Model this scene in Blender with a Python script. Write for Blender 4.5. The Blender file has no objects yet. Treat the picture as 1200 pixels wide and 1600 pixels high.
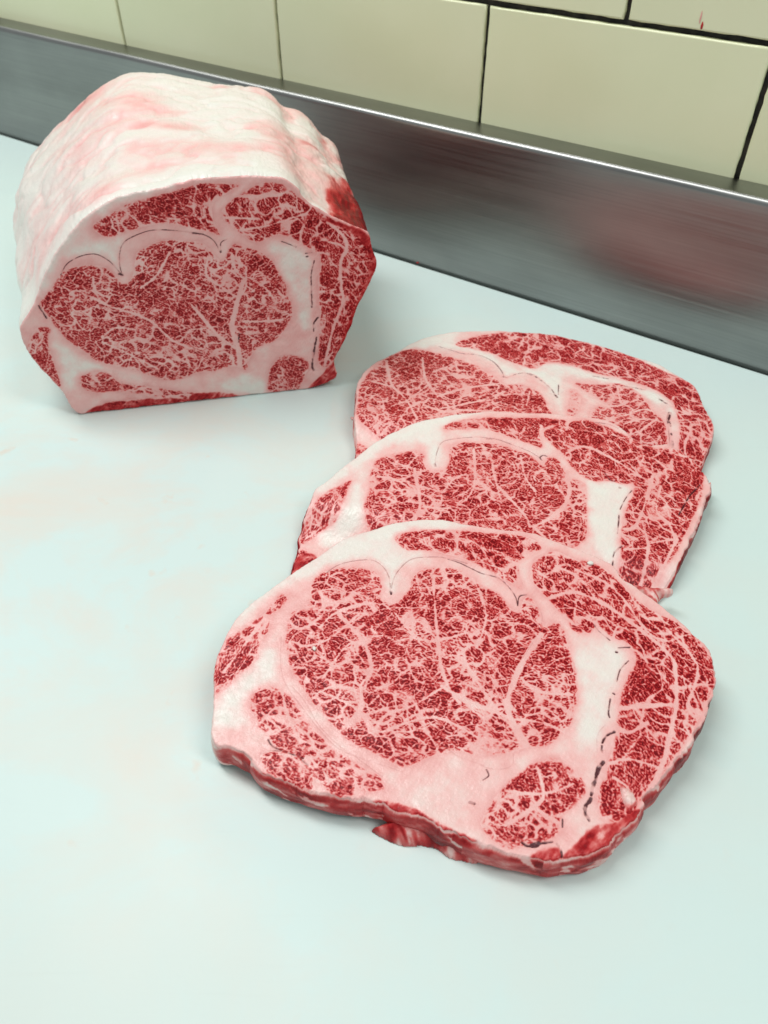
import bpy, math
import numpy as np
from mathutils import Vector

# ------------------------------------------------------------------ camera, world, light
sc = bpy.context.scene
CAM_H = 0.36
cam_d = bpy.data.cameras.new('camera'); cam = bpy.data.objects.new('camera', cam_d)
sc.collection.objects.link(cam); sc.camera = cam
cam.location = (0, 0, CAM_H); cam.rotation_euler = (math.radians(90 - 44.571), 0, 0)
cam_d.sensor_fit = 'VERTICAL'; cam_d.sensor_height = 32.0; cam_d.lens = 1211 * 32.0 / 1600
cam_d.clip_start = 0.01; cam_d.clip_end = 50
cam_d.dof.use_dof = True; cam_d.dof.focus_distance = 0.43; cam_d.dof.aperture_fstop = 12.0

world = bpy.data.worlds.new('World'); sc.world = world; world.use_nodes = True
bg = world.node_tree.nodes['Background']
bg.inputs[0].default_value = (0.94, 1.0, 1.0, 1); bg.inputs[1].default_value = 0.40

def ceiling_lamp(x, y, z, sx, sy, rz, power, col=(1.0, 1.0, 0.985)):
    l = bpy.data.lights.new('ceiling_lamp', 'AREA'); l.shape = 'RECTANGLE'; l.size = sx; l.size_y = sy
    l.energy = power; l.color = col
    o = bpy.data.objects.new('ceiling_lamp', l); sc.collection.objects.link(o)
    o.location = (x, y, z); o.rotation_euler = (0, 0, rz)
ceiling_lamp(-0.62, 0.68, 1.50, 1.2, 0.35, math.radians(-34), 17.5)
ceiling_lamp(0.95, -0.3, 1.7, 1.2, 0.35, math.radians(-34), 14.0)

vs = sc.view_settings
vs.view_transform = 'Standard'; vs.look = 'None'; vs.exposure = 0.06; vs.gamma = 1.0
sc.render.engine = 'CYCLES'

SECTIONS = {'front': {'origin': (0.044, 0.215),
           'plane': (0.00933, 0.0667),
           'outline': [(-127.2, -22.0), (-128.8, -2.5), (-130.4, 13.1), (-128.1, 27.3), (-124.1, 40.4), (-115.1, 52.9), (-99.0, 69.0), (-84.3, 81.7), (-67.6, 96.9), (-50.4, 104.7), (-32.5, 110.7), (-13.4, 112.3),
                       (2.9, 109.2), (25.7, 104.5), (41.0, 102.8), (55.1, 95.4), (69.0, 89.2), (84.9, 79.9), (89.3, 69.0), (95.1, 64.1), (105.2, 52.5), (112.2, 44.1), (119.3, 32.8), (125.1, 22.2), (124.0, 9.8),
                       (123.9, 2.9), (116.5, -8.8), (111.4, -17.0), (100.2, -30.7), (87.4, -44.0), (75.6, -54.5), (69.9, -61.6), (63.7, -67.5), (57.6, -73.3), (48.0, -77.4), (37.8, -80.3), (31.9, -80.8), (22.2, -80.8),
                       (12.6, -79.5), (4.0, -76.6), (-4.4, -73.3), (-11.5, -70.8), (-19.0, -67.5), (-26.5, -63.9), (-33.9, -61.0), (-42.3, -58.7), (-50.7, -56.4), (-65.9, -54.1), (-81.0, -50.4), (-94.3, -46.0),
                       (-102.6, -40.3), (-110.5, -33.5), (-117.1, -30.7), (-124.0, -29.5)],
           'muscles': {'eye_muscle': [[(-79.0, 72.6), (-69.4, 76.2), (-57.5, 76.7), (-47.6, 71.7), (-44.7, 63.7), (-45.8, 55.9), (-39.5, 51.2), (-30.9, 59.3), (-27.8, 70.3), (-21.1, 75.8), (-8.8, 76.2), (0.5, 73.3),
                                       (11.3, 64.1), (19.9, 58.0), (24.7, 49.5), (28.8, 45.8), (32.1, 53.3), (36.3, 56.3), (39.4, 50.0), (40.5, 42.5), (42.1, 37.2), (45.4, 38.8), (50.6, 38.8), (52.4, 30.8), (53.3, 20.7),
                                       (54.1, 8.3), (52.1, -6.0), (47.5, -18.6), (43.9, -22.3), (38.9, -26.9), (34.1, -30.4), (26.6, -31.2), (21.2, -31.7), (12.4, -34.2), (2.8, -35.3), (-8.8, -33.0), (-16.8, -33.9),
                                       (-25.6, -37.4), (-34.4, -41.4), (-44.3, -36.4), (-51.0, -33.0), (-62.4, -26.4), (-69.5, -19.1), (-76.8, -11.2), (-84.4, -0.7), (-89.6, 7.6), (-93.6, 16.9), (-96.2, 28.4),
                                       (-96.1, 39.2), (-93.6, 45.8), (-88.2, 48.7), (-84.5, 55.9), (-84.9, 62.8), (-82.4, 69.0)]],
                       'side_muscle': [[(-96.3, 58.5), (-102.8, 55.9), (-109.7, 44.5), (-119.0, 35.6), (-126.6, 28.4), (-131.1, 15.8), (-129.4, -2.5), (-123.3, -0.3), (-115.8, 9.4), (-109.1, 16.9), (-109.2, 23.4),
                                        (-105.2, 33.6), (-103.7, 43.3), (-98.8, 50.0)]],
                       'lower_muscle': [[(-111.3, -7.4), (-107.0, 0.4), (-98.7, 0.4), (-89.9, -4.6), (-82.1, -16.0), (-73.8, -25.9), (-62.1, -35.2), (-50.9, -42.0), (-44.3, -46.6), (-43.4, -50.8), (-48.7, -53.2),
                                         (-57.1, -54.9), (-65.8, -54.9), (-74.7, -47.8), (-83.9, -38.6), (-93.4, -33.0), (-99.5, -26.9), (-107.3, -17.3)],
                                        [(-102.1, -33.9), (-92.2, -33.5), (-81.7, -39.9), (-76.6, -46.0), (-77.1, -52.0), (-89.7, -48.4), (-99.8, -42.0)]],
                       'round_muscle': [[(36.5, -36.4), (42.2, -40.2), (47.5, -45.7), (48.6, -51.4), (43.3, -58.6), (36.5, -63.6), (33.6, -69.5), (29.1, -73.3), (18.9, -76.2), (11.7, -77.9), (2.4, -73.3), (-0.9, -67.5),
                                         (2.8, -59.6), (9.6, -51.4), (18.8, -43.0), (27.8, -38.0)]],
                       'cap_muscle': [[(-37.3, 97.4), (-32.7, 102.3), (-20.1, 104.2), (-6.1, 104.2), (7.8, 103.3), (25.4, 101.8), (39.1, 99.3), (47.8, 91.1), (41.4, 85.0), (33.4, 79.9), (32.2, 72.6), (32.6, 61.9),
                                       (25.7, 65.9), (16.1, 73.9), (6.0, 79.9), (-7.1, 85.9), (-20.7, 88.7), (-30.3, 88.7)],
                                      [(38.8, 75.8), (45.3, 84.1), (55.4, 87.8), (65.3, 82.7), (78.1, 78.5), (87.2, 67.7), (96.4, 52.5), (104.8, 45.0), (113.5, 39.6), (121.8, 28.4), (125.6, 18.0), (124.1, 5.8),
                                       (116.5, -9.8), (110.8, -15.3), (99.3, -30.1), (86.1, -43.3), (75.8, -53.2), (70.1, -60.4), (64.3, -64.7), (58.0, -66.1), (53.3, -64.1), (53.1, -57.6), (55.0, -50.2), (59.3, -44.0),
                                       (62.6, -35.3), (67.2, -25.2), (70.6, -13.6), (73.1, -6.0), (76.9, 1.8), (80.5, 8.3), (85.9, 16.5), (83.2, 25.7), (76.6, 30.0), (70.4, 36.4), (64.5, 32.0), (57.3, 33.6),
                                       (52.5, 42.5), (46.9, 52.5), (43.3, 58.0), (39.0, 65.9)]]},
           'red': [[(32.8, -81.3), (40.9, -73.3), (49.8, -67.5), (59.2, -65.6), (70.4, -59.6), (73.6, -63.6), (61.7, -77.1), (46.7, -84.5), (32.0, -86.3)],
                   [(18.3, -80.8), (21.5, -78.5), (31.6, -76.2), (33.1, -79.0), (32.0, -86.3), (17.6, -86.3)],
                   [(-122.7, -29.9), (-110.9, -35.2), (-101.1, -43.2), (-85.4, -48.7), (-70.0, -55.2), (-50.8, -57.4), (-50.7, -60.5), (-82.7, -56.3), (-105.5, -43.2), (-124.1, -35.2)],
                   [(-50.8, -56.3), (-40.1, -56.8), (-31.6, -58.4), (-23.3, -63.2), (-13.2, -68.8), (-3.2, -73.9), (-9.6, -76.8), (-29.8, -68.8), (-50.7, -60.5)]],
           'white': [[(58.5, 26.5), (75.6, 24.9), (78.9, 18.0), (74.4, 6.9), (68.3, -6.0), (64.0, -18.6), (60.6, -25.2), (54.1, -32.0), (48.9, -30.7), (53.6, -13.6), (54.3, 5.8)],
                     [(-74.7, 85.6), (-57.8, 98.3), (-39.0, 100.0), (-20.6, 86.4), (-33.0, 81.7), (-37.4, 74.8), (-39.9, 60.1), (-42.2, 74.8), (-50.1, 84.8), (-63.6, 83.3)],
                     [(-125.8, -18.6), (-123.0, -4.9), (-112.5, 8.7), (-106.6, 20.7), (-102.2, 20.7), (-100.8, 5.8), (-110.0, 1.4), (-114.5, -6.7), (-110.9, -18.6)],
                     [(-124.3, 42.5), (-115.4, 55.0), (-99.2, 71.2), (-84.4, 84.1), (-67.7, 99.3), (-50.5, 107.2), (-24.8, 112.3), (1.9, 110.7), (1.4, 104.2), (-25.0, 105.7), (-44.0, 99.3), (-62.5, 89.7), (-83.8, 73.9),
                      (-101.0, 63.7), (-113.6, 48.7), (-121.9, 37.2)]],
           'cracks': [([(-76.5, 72.6), (-69.5, 78.7), (-59.9, 81.7), (-50.1, 81.7), (-44.0, 76.4), (-41.0, 68.9), (-40.4, 61.5), (-39.9, 58.6), (-39.2, 65.9), (-35.5, 74.8), (-29.3, 81.7), (-20.7, 83.7), (-8.5, 83.3),
                        (3.5, 79.4)],
                       0.28),
                      ([(-7.3, 82.5), (0.5, 79.1), (5.6, 75.8), (12.0, 72.1), (20.3, 69.1), (25.5, 62.7), (28.6, 55.5), (28.9, 50.1), (29.8, 54.7), (31.4, 57.1), (34.7, 57.6)], 0.4),
                      ([(-40.1, 59.8), (-39.9, 58.0)], 1.5), ([(68.3, 38.3), (70.4, 33.6), (75.0, 28.5)], 0.4), ([(78.4, 23.8), (84.6, 24.2)], 0.5), ([(76.8, 21.2), (77.4, 21.0)], 0.9),
                      ([(82.3, 16.2), (77.0, 11.0), (73.9, 4.3)], 0.35), ([(70.6, -2.4), (71.2, -2.8)], 0.8), ([(68.6, -5.7), (66.4, -12.4), (66.4, -15.4)], 0.6), ([(67.1, -23.0), (62.9, -25.2), (60.3, -28.7)], 1.0),
                      ([(59.8, -30.3), (59.4, -33.1)], 0.9), ([(59.1, -38.1), (56.1, -41.3), (54.2, -46.2)], 1.6), ([(53.9, -46.7), (51.9, -50.4), (50.7, -53.7)], 1.7),
                      ([(50.3, -55.3), (47.4, -58.6), (46.3, -62.1), (47.5, -64.8)], 2.0), ([(14.4, -72.8), (18.9, -76.3), (23.9, -75.2), (29.9, -74.5)], 0.8), ([(20.8, -76.3), (23.9, -75.0)], 2.2),
                      ([(35.8, -64.6), (35.3, -68.0)], 0.5), ([(31.8, -75.2), (33.1, -79.0), (32.6, -85.4)], 0.7), ([(17.2, -34.2), (16.7, -38.6), (12.7, -41.3), (5.4, -41.3), (0.4, -39.2)], 0.18),
                      ([(3.8, -41.9), (4.6, -44.6), (1.8, -46.7)], 0.35), ([(-99.5, -27.2), (-96.9, -30.5), (-91.1, -32.9), (-82.0, -36.3)], 0.4), ([(-102.1, -34.0), (-95.6, -32.6), (-86.5, -34.6), (-79.5, -39.8)], 0.3),
                      ([(-90.5, 1.8), (-82.8, -7.3), (-75.2, -19.8), (-64.5, -30.5), (-57.7, -35.2), (-44.4, -45.4)], 0.12), ([(63.4, -19.5), (58.6, -25.2), (56.7, -35.3)], 0.14), ([(-5.1, -57.1), (-3.1, -57.6)], 1.0),
                      ([(30.2, 54.3), (40.7, 47.9), (39.1, 35.3), (27.0, 16.0)], 0.16), ([(-98.1, 30.5), (-95.5, 7.2), (-83.0, -11.7), (-70.2, -27.1), (-59.4, -34.4), (-35.2, -42.8)], 0.12),
                      ([(-16.4, -28.8), (-9.0, -35.2), (2.8, -39.8)], 0.13)],
           'veins': [([(-15.9, 70.3), (-16.4, 58.5), (-15.2, 18.0), (-12.1, 2.2), (-6.6, -7.7)], 1.0), ([(-68.2, 44.5), (-54.8, 27.7), (-50.5, 10.2), (-55.6, 1.8), (-55.4, -10.5), (-63.2, -20.6)], 1.5),
                     ([(-12.1, 2.2), (-29.8, -9.1), (-43.1, -14.3), (-48.9, -23.3)], 1.1), ([(-78.1, 36.4), (-68.3, 46.6), (-44.0, 50.8), (-23.8, 28.4), (3.6, 34.4)], 0.9),
                     ([(-54.8, 27.7), (-64.1, 24.5), (-74.8, 5.8)], 1.0), ([(39.0, 32.0), (27.5, 15.0), (19.2, -1.1), (16.7, -9.8), (18.4, -17.3), (23.9, -31.1)], 2.6), ([(-3.6, 18.0), (9.8, -8.8), (14.0, -11.2)], 1.3),
                     ([(-15.0, 1.4), (-1.5, -7.7), (11.6, -12.9), (18.4, -16.6)], 1.8), ([(-3.2, 23.4), (0.8, 6.1), (12.4, -4.9)], 0.8), ([(6.2, 68.1), (11.3, 44.5), (4.6, 24.5)], 0.8),
                     ([(25.8, 5.8), (32.9, -1.4), (50.3, -3.2)], 0.9), ([(18.4, -16.6), (33.8, -18.6), (45.2, -25.2)], 0.9), ([(-76.1, -1.4), (-56.6, -11.9), (-44.0, -28.5)], 0.6),
                     ([(-40.9, -22.0), (-19.0, -15.3), (4.9, -28.5)], 0.8), ([(-87.5, 24.5), (-74.3, 28.4), (-57.8, 44.5)], 0.7), ([(38.0, 84.1), (37.9, 62.8)], 2.5),
                     ([(44.9, 54.6), (59.4, 59.3), (71.9, 54.2), (87.9, 40.0), (104.0, 20.3), (104.7, 8.7), (100.0, -10.2), (92.1, -28.2), (87.3, -38.0), (77.6, -51.7)], 1.5),
                     ([(70.8, -10.8), (84.7, -9.5), (97.5, -8.8)], 1.7), ([(68.9, -20.6), (74.5, -23.3), (83.6, -18.6)], 1.5), ([(59.4, -39.6), (71.7, -36.8), (84.5, -41.1)], 0.8),
                     ([(64.8, 74.8), (83.9, 61.5), (95.5, 34.4), (104.3, 28.4)], 0.8), ([(106.2, 36.4), (117.0, 13.1), (106.5, -8.4), (107.8, -15.3)], 0.9), ([(54.2, 77.1), (64.0, 70.3), (72.0, 55.0)], 0.7),
                     ([(62.7, -45.7), (68.8, -51.7), (68.4, -60.4)], 0.6), ([(27.7, -41.1), (29.0, -53.2), (23.9, -59.0), (10.0, -67.5)], 1.3), ([(23.9, -59.0), (33.0, -66.1)], 0.9),
                     ([(11.7, -51.7), (29.0, -53.2), (42.9, -48.7)], 0.8), ([(-95.5, 0.4), (-90.9, -15.3), (-83.7, -28.5)], 1.3), ([(-112.1, 34.4), (-117.7, 24.5), (-125.6, 9.4)], 1.0),
                     ([(-107.8, 42.5), (-116.5, 28.4)], 0.9)],
           'flaps': [('torn_flap',
                      [(-50.3, -62.3), (-43.3, -58.8), (-37.8, -54.8), (-22.6, -57.6), (-9.9, -63.6), (-1.2, -68.5), (0.6, -72.7), (-1.9, -76.8), (-8.7, -76.1), (-14.9, -74.5), (-20.5, -70.3), (-26.3, -69.0),
                       (-32.7, -69.2), (-41.2, -67.1)],
                      0.0, 14, 0.45),
                     ('torn_flap', [(63.1, -42.7), (69.2, -48.4), (72.6, -55.9), (70.1, -62.1), (64.3, -67.7), (62.8, -61.1), (61.8, -53.8), (59.2, -48.9)], 15.0, 7, 0.3),
                     ('torn_flap', [(97.0, 73.8), (108.7, 72.1), (121.5, 72.1), (121.2, 68.3), (113.4, 66.5), (110.4, 60.1), (103.3, 66.2)], 14, 6, 0.2)]},
 'mid': {'origin': (0.085, 0.364),
         'plane': (-0.02261, 0.117),
         'outline': [(-140.7, -59.0), (-138.3, -47.4), (-137.1, -36.8), (-137.2, -28.0), (-132.9, -9.6), (-127.5, 3.1), (-114.4, 18.0), (-102.1, 31.6), (-89.3, 44.9), (-69.5, 58.5), (-54.7, 65.1), (-35.8, 69.8),
                     (-11.3, 73.2), (1.2, 72.3), (29.3, 71.1), (50.1, 67.9), (65.1, 66.0), (76.8, 59.1), (86.3, 45.5), (94.9, 39.8), (107.3, 40.4), (116.1, 32.2), (123.8, 19.7), (124.7, 12.7), (124.7, 3.1),
                     (116.1, -14.3), (104.9, -32.9), (95.0, -49.3), (85.6, -63.3), (77.8, -72.5), (66.4, -80.4), (53.1, -82.5), (27.2, -71.6), (-23.7, -53.5), (-69.6, -50.2), (-107.9, -58.1), (-133.9, -67.2)],
         'muscles': {'side_muscle': [[(-106.0, 9.7), (-120.0, 1.5), (-130.5, -9.6), (-135.8, -21.9), (-137.7, -33.9), (-130.4, -30.9), (-124.7, -26.5), (-115.4, -20.4), (-111.0, -9.6), (-108.3, 1.5)],
                                     [(-117.1, -38.3), (-106.7, -32.4), (-98.4, -30.9), (-98.2, -41.7), (-112.1, -47.4)], [(-138.1, -39.7), (-129.8, -41.2), (-125.8, -51.1), (-132.3, -62.7), (-141.8, -62.7)]],
                     'eye_muscle': [[(-89.3, 28.2), (-76.4, 33.4), (-63.5, 36.0), (-57.8, 31.6), (-58.7, 24.7), (-52.7, 16.8), (-43.6, 21.3), (-40.7, 36.3), (-37.4, 41.6), (-24.2, 44.0), (-5.0, 40.4), (8.1, 34.2),
                                     (15.6, 28.7), (20.2, 22.5), (23.8, 29.9), (30.4, 27.8), (34.2, 18.0), (35.9, 11.3), (39.6, 10.9), (45.5, 5.8), (43.2, -12.7), (41.5, -25.5), (38.2, -38.3), (29.9, -44.0),
                                     (11.4, -49.3), (-46.4, -49.3), (-88.9, -41.7), (-94.9, -28.0), (-97.5, -15.8), (-97.6, -9.6), (-94.7, -0.1), (-94.8, 13.0), (-91.8, 23.0)]],
                     'cap_muscle': [[(-44.5, 56.7), (-36.2, 63.2), (-15.9, 66.6), (2.9, 67.3), (21.7, 67.9), (43.7, 62.9), (29.7, 57.9), (21.8, 54.2), (22.0, 47.6), (20.8, 38.0), (5.2, 45.5), (-14.6, 54.8),
                                     (-36.6, 54.8)],
                                    [(25.8, 54.8), (25.9, 45.5), (34.8, 32.2), (36.7, 25.3), (43.0, 14.6), (51.3, 8.6), (60.5, 8.6), (70.3, 5.8), (76.6, 4.2), (68.1, -12.7), (63.0, -25.5), (59.4, -38.1), (55.9, -56.1),
                                     (54.0, -66.3), (62.3, -71.8), (73.1, -71.8), (80.1, -61.7), (93.6, -45.7), (106.0, -25.5), (117.4, -5.9), (124.0, 13.0), (122.0, 23.3), (114.5, 36.3), (96.2, 38.9), (81.9, 49.4),
                                     (64.3, 61.0), (49.6, 64.7)]]},
         'red': [[(-142.3, -55.8), (-137.6, -41.7), (-127.8, -41.7), (-124.2, -51.1), (-130.3, -64.9), (-141.4, -67.2)]],
         'white': [[(49.8, 7.5), (72.7, 4.0), (68.1, -6.1), (61.8, -19.2), (56.6, -39.6), (51.7, -53.2), (45.7, -45.7), (42.9, -25.6), (46.4, -4.4)],
                   [(-76.3, 44.0), (-54.8, 63.2), (-22.2, 71.7), (-22.4, 69.4), (-45.8, 56.7), (-46.2, 47.6), (-51.8, 23.0), (-54.4, 38.6), (-63.3, 44.9)],
                   [(-127.6, 4.2), (-114.5, 19.1), (-102.1, 32.8), (-89.4, 46.4), (-69.5, 61.0), (-54.7, 67.3), (-40.3, 68.5), (-58.5, 57.3), (-80.7, 42.8), (-101.9, 20.8), (-120.1, 4.2)],
                   [(-124.7, -28.0), (-109.6, -15.8), (-105.2, 1.5), (-100.3, 3.1), (-99.8, -21.9), (-112.5, -33.9), (-119.5, -36.8)]],
         'cracks': [([(-51.2, 22.2), (-50.1, 31.6), (-46.4, 42.2), (-39.7, 45.8), (-23.9, 47.9), (-11.0, 46.7), (0.4, 42.5)], 0.3), ([(-51.5, 23.4), (-51.1, 21.8)], 1.4),
                    ([(-15.3, 46.4), (-7.2, 45.5), (4.6, 39.8), (12.3, 35.2), (18.4, 29.7), (20.2, 27.8)], 0.3), ([(20.1, 26.9), (19.1, 29.7), (21.3, 31.5), (23.9, 30.6)], 0.7),
                    ([(59.9, 16.2), (62.1, 10.1), (65.1, 8.9)], 0.4), ([(66.9, 3.2), (67.7, 3.0)], 1.3), ([(74.8, 1.5), (68.8, -6.1), (64.0, -14.4)], 0.35), ([(62.4, -19.2), (58.8, -33.5)], 0.6),
                    ([(59.8, -42.7), (54.6, -47.2), (53.2, -50.2)], 1.0), ([(52.7, -52.9), (52.2, -55.4)], 1.0), ([(119.6, 5.7), (109.9, -4.4), (99.9, -19.2)], 0.9), ([(60.5, 62.5), (70.0, 60.9), (76.3, 57.0)], 0.4)],
         'veins': [([(23.5, 58.9), (23.1, 45.5), (28.5, 34.2)], 2.2), ([(37.2, 33.3), (49.7, 39.8), (64.5, 30.6), (75.9, 19.7), (82.4, 12.7)], 1.3), ([(90.3, 12.7), (82.3, -6.1), (71.6, -27.2), (63.4, -30.4)], 1.6),
                   ([(71.6, -27.2), (76.4, -39.6), (66.2, -70.4)], 1.2), ([(94.1, -38.1), (86.3, -50.2), (73.4, -70.4)], 1.4), ([(6.3, 30.6), (7.0, 12.7), (12.1, 0.6)], 1.0),
                   ([(-11.0, 4.0), (3.3, -19.2), (7.3, -28.0), (26.9, -14.4), (34.3, 0.6), (34.1, 12.7)], 1.8), ([(7.3, -28.0), (14.8, -38.1)], 1.4), ([(-65.2, 19.6), (-62.2, -9.6), (-66.2, -21.9)], 1.5),
                   ([(-24.7, 36.9), (-27.2, 3.1), (-40.5, -12.7), (-58.7, -12.7)], 0.9), ([(-13.5, 18.0), (-10.8, -6.5)], 0.9), ([(93.7, 4.0), (86.6, -16.0), (92.0, -25.6), (92.9, -38.1)], 0.8),
                   ([(76.1, -41.2), (91.6, -38.1)], 0.8), ([(-89.2, 13.0), (-76.7, 9.7), (-69.3, 3.1)], 0.9), ([(60.3, -33.5), (69.3, -38.1)], 1.0), ([(60.4, -45.7), (75.4, -44.2)], 0.8)],
         'flaps': [('torn_flap', [(132.6, 19.9), (132.0, 10.6), (119.2, -9.4), (106.1, -32.8), (94.0, -49.6), (90.0, -52.9), (102.7, -29.3), (114.5, -7.6), (124.5, 8.6)], 8.0, 11, 0.22)]},
 'back': {'origin': (0.1, 0.464),
          'plane': (0.018, 0.0),
          'outline': [(-118.5, -69.0), (-119.1, -47.4), (-119.3, -37.3), (-120.9, -17.7), (-120.4, 7.1), (-119.0, 26.8), (-108.5, 47.4), (-89.8, 64.5), (-75.7, 79.5), (-54.4, 91.0), (-33.1, 94.9), (-5.0, 95.9),
                      (34.8, 91.0), (54.7, 83.3), (79.0, 71.0), (99.7, 56.3), (113.3, 48.3), (122.6, 35.3), (133.8, 18.5), (133.3, -6.3), (133.5, -31.7), (123.5, -51.5), (112.4, -72.9), (96.9, -96.2), (80.9, -102.2),
                      (50.7, -69.0), (10.6, -48.7), (-29.1, -47.4), (-64.9, -54.3), (-100.0, -74.2), (-116.0, -83.8)],
          'muscles': {'eye_muscle': [[(-118.7, 16.0), (-109.9, 40.4), (-95.4, 59.3), (-79.0, 69.1), (-62.8, 65.4), (-49.4, 59.3), (-33.9, 50.1), (-21.3, 40.4), (-14.5, 29.3), (-9.1, 20.9), (2.4, 20.1), (12.0, 16.0),
                                      (17.4, 7.1), (19.7, -9.4), (18.3, -27.4), (-27.9, -34.6), (-59.6, -37.5), (-91.2, -50.1), (-100.4, -41.0), (-118.9, -21.4), (-119.3, 0.8)],
                                     [(40.0, 14.4), (45.1, 7.9), (44.7, -2.4), (38.4, -17.0), (31.1, -17.7), (36.9, 1.5)],
                                     [(44.1, 22.6), (58.7, 20.4), (74.2, 22.6), (83.2, 18.5), (90.8, 7.9), (95.0, -14.3), (99.8, -23.7), (98.0, -48.1), (91.2, -62.4), (82.7, -54.3), (70.7, -47.4), (61.8, -36.8),
                                      (47.5, -29.6), (49.8, -12.4), (60.2, -2.4), (53.7, 7.9)]],
                      'cap_muscle': [[(-42.7, 76.6), (-19.9, 89.1), (9.1, 94.9), (34.8, 91.0), (54.7, 83.3), (79.0, 71.0), (97.1, 57.2), (116.9, 37.8), (133.5, 17.6), (133.5, -31.7), (112.4, -72.9), (107.7, -62.4),
                                      (103.5, -57.0), (106.0, -44.6), (109.7, -25.9), (111.5, -6.3), (106.5, 7.9), (95.7, 18.5), (78.1, 29.3), (61.7, 35.7), (42.0, 47.4), (26.7, 48.3), (16.6, 40.4), (3.3, 47.4),
                                      (-14.2, 61.8), (-29.9, 69.1)]],
                      'side_muscle': [[(-119.7, -40.3), (-104.4, -54.3), (-108.6, -70.9), (-118.8, -74.2)]]},
          'red': [],
          'white': [[(-89.8, 64.2), (-73.0, 80.4), (-40.4, 93.3), (-42.5, 81.7), (-32.2, 71.6), (-14.4, 58.1), (-3.0, 40.4), (21.2, 34.7), (14.9, 35.8), (1.7, 35.8), (-7.3, 31.3), (-12.8, 47.4), (-27.5, 63.0),
                     (-48.7, 70.4), (-73.3, 71.6)],
                    [(10.6, 53.8), (22.6, 46.9), (47.6, 42.4), (70.0, 26.9), (95.6, 13.1), (107.7, -2.4), (107.5, -12.3), (107.9, -6.4), (96.6, 1.7), (80.7, 18.3), (57.9, 29.1), (35.5, 31.3), (28.7, -10.4), (27.7, 5.8),
                     (20.0, 29.1), (8.6, 37.9)],
                    [(100.5, 54.9), (113.1, 48.0), (122.1, 33.5), (117.6, 35.7), (107.4, 45.8)]],
          'cracks': [([(-55.5, 72.9), (-48.8, 69.1), (-38.3, 63.0), (-25.0, 60.6), (-15.0, 52.2), (-9.6, 40.4), (-7.4, 30.1), (-2.0, 32.4), (5.7, 35.8), (14.5, 33.5), (24.1, 19.0)], 0.45),
                     ([(-8.7, 30.8), (-6.2, 29.9)], 1.8), ([(8.3, 35.7), (15.3, 31.3), (21.6, 22.6), (25.9, 14.1), (27.5, 4.7)], 0.5), ([(27.3, 7.4), (28.1, 4.7)], 1.7), ([(31.9, 20.5), (29.6, 7.8)], 0.4),
                     ([(60.3, 31.7), (70.9, 28.0)], 0.6), ([(80.3, 19.4), (95.8, 13.7)], 0.8), ([(103.2, 1.3), (107.3, -3.8)], 1.8), ([(107.0, -14.3), (103.3, -24.0), (103.0, -29.7)], 2.0),
                     ([(102.4, -36.2), (102.8, -37.1)], 1.2), ([(102.4, -42.6), (100.7, -53.4)], 2.0), ([(105.8, -14.3), (102.1, -24.0), (100.2, -44.4), (98.0, -56.9)], 0.3)],
          'veins': [([(-98.0, 52.2), (-94.2, 20.1), (-84.2, 2.9), (-76.2, -21.7)], 1.5), ([(-69.7, 56.9), (-68.2, 26.8), (-60.2, 5.0)], 1.0), ([(-60.2, 5.0), (-39.1, 15.7), (-9.0, 22.3)], 1.8),
                    ([(-58.4, -9.6), (-27.7, 0.8), (-10.2, 11.4)], 1.4), ([(-58.6, -13.7), (-38.7, -11.6), (-4.5, -15.7)], 1.8), ([(-109.7, 24.5), (-95.5, 17.9)], 0.9),
                    ([(-93.1, -5.5), (-80.5, 2.9), (-64.5, 22.3)], 0.9), ([(-117.7, -23.7), (-103.0, -37.3)], 1.0), ([(8.9, 11.4), (4.2, -5.5)], 1.0), ([(46.8, 9.9), (55.1, -4.4), (70.4, -6.4), (79.0, -0.4)], 2.0),
                    ([(75.7, 18.3), (73.7, -2.4)], 0.9), ([(72.7, -18.2), (88.8, -10.4), (96.2, -14.3)], 1.2), ([(70.5, -27.8), (86.0, -22.1), (98.1, -25.9)], 1.2), ([(77.8, -37.1), (95.5, -22.1)], 1.0),
                    ([(117.1, -33.4), (110.6, -44.4), (108.9, -58.7)], 0.8), ([(107.8, -33.4), (119.7, -40.8), (122.2, -51.6)], 0.8)],
          'flaps': []},
 'roast': {'origin': (-0.2294, 0.4706),
           'angle': 0.19000888256944642,
           'outline': [(0.2, 0.6), (-5.1, 7.0), (-8.5, 23.6), (-18.4, 47.1), (-21.5, 58.1), (-21.6, 73.5), (-17.6, 81.1), (-6.8, 93.0), (-0.6, 102.8), (13.5, 123.2), (27.6, 137.9), (41.5, 149.3), (58.3, 158.1),
                       (73.9, 162.5), (88.8, 163.7), (109.1, 167.2), (121.1, 167.7), (141.0, 167.8), (156.0, 166.3), (169.0, 163.8), (175.7, 158.2), (180.3, 150.5), (186.3, 144.8), (195.5, 138.6), (206.1, 132.3),
                       (220.2, 125.5), (223.5, 121.8), (225.6, 110.0), (228.5, 100.2), (223.0, 85.7), (214.5, 69.0), (208.0, 51.0), (201.4, 36.6), (194.6, 23.1), (195.8, 9.6), (188.7, 4.2), (174.3, -1.8), (162.7, -4.5),
                       (135.0, -4.4), (106.5, -3.5), (81.9, -3.2), (43.3, -2.6), (10.4, -0.9)],
           'muscles': {'eye_muscle': [[(13.9, 110.5), (20.4, 115.6), (33.3, 118.2), (44.2, 116.7), (50.6, 109.2), (54.3, 102.8), (61.6, 106.9), (66.8, 121.3), (74.3, 127.2), (87.3, 130.5), (102.3, 128.0), (110.4, 126.6),
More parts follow.
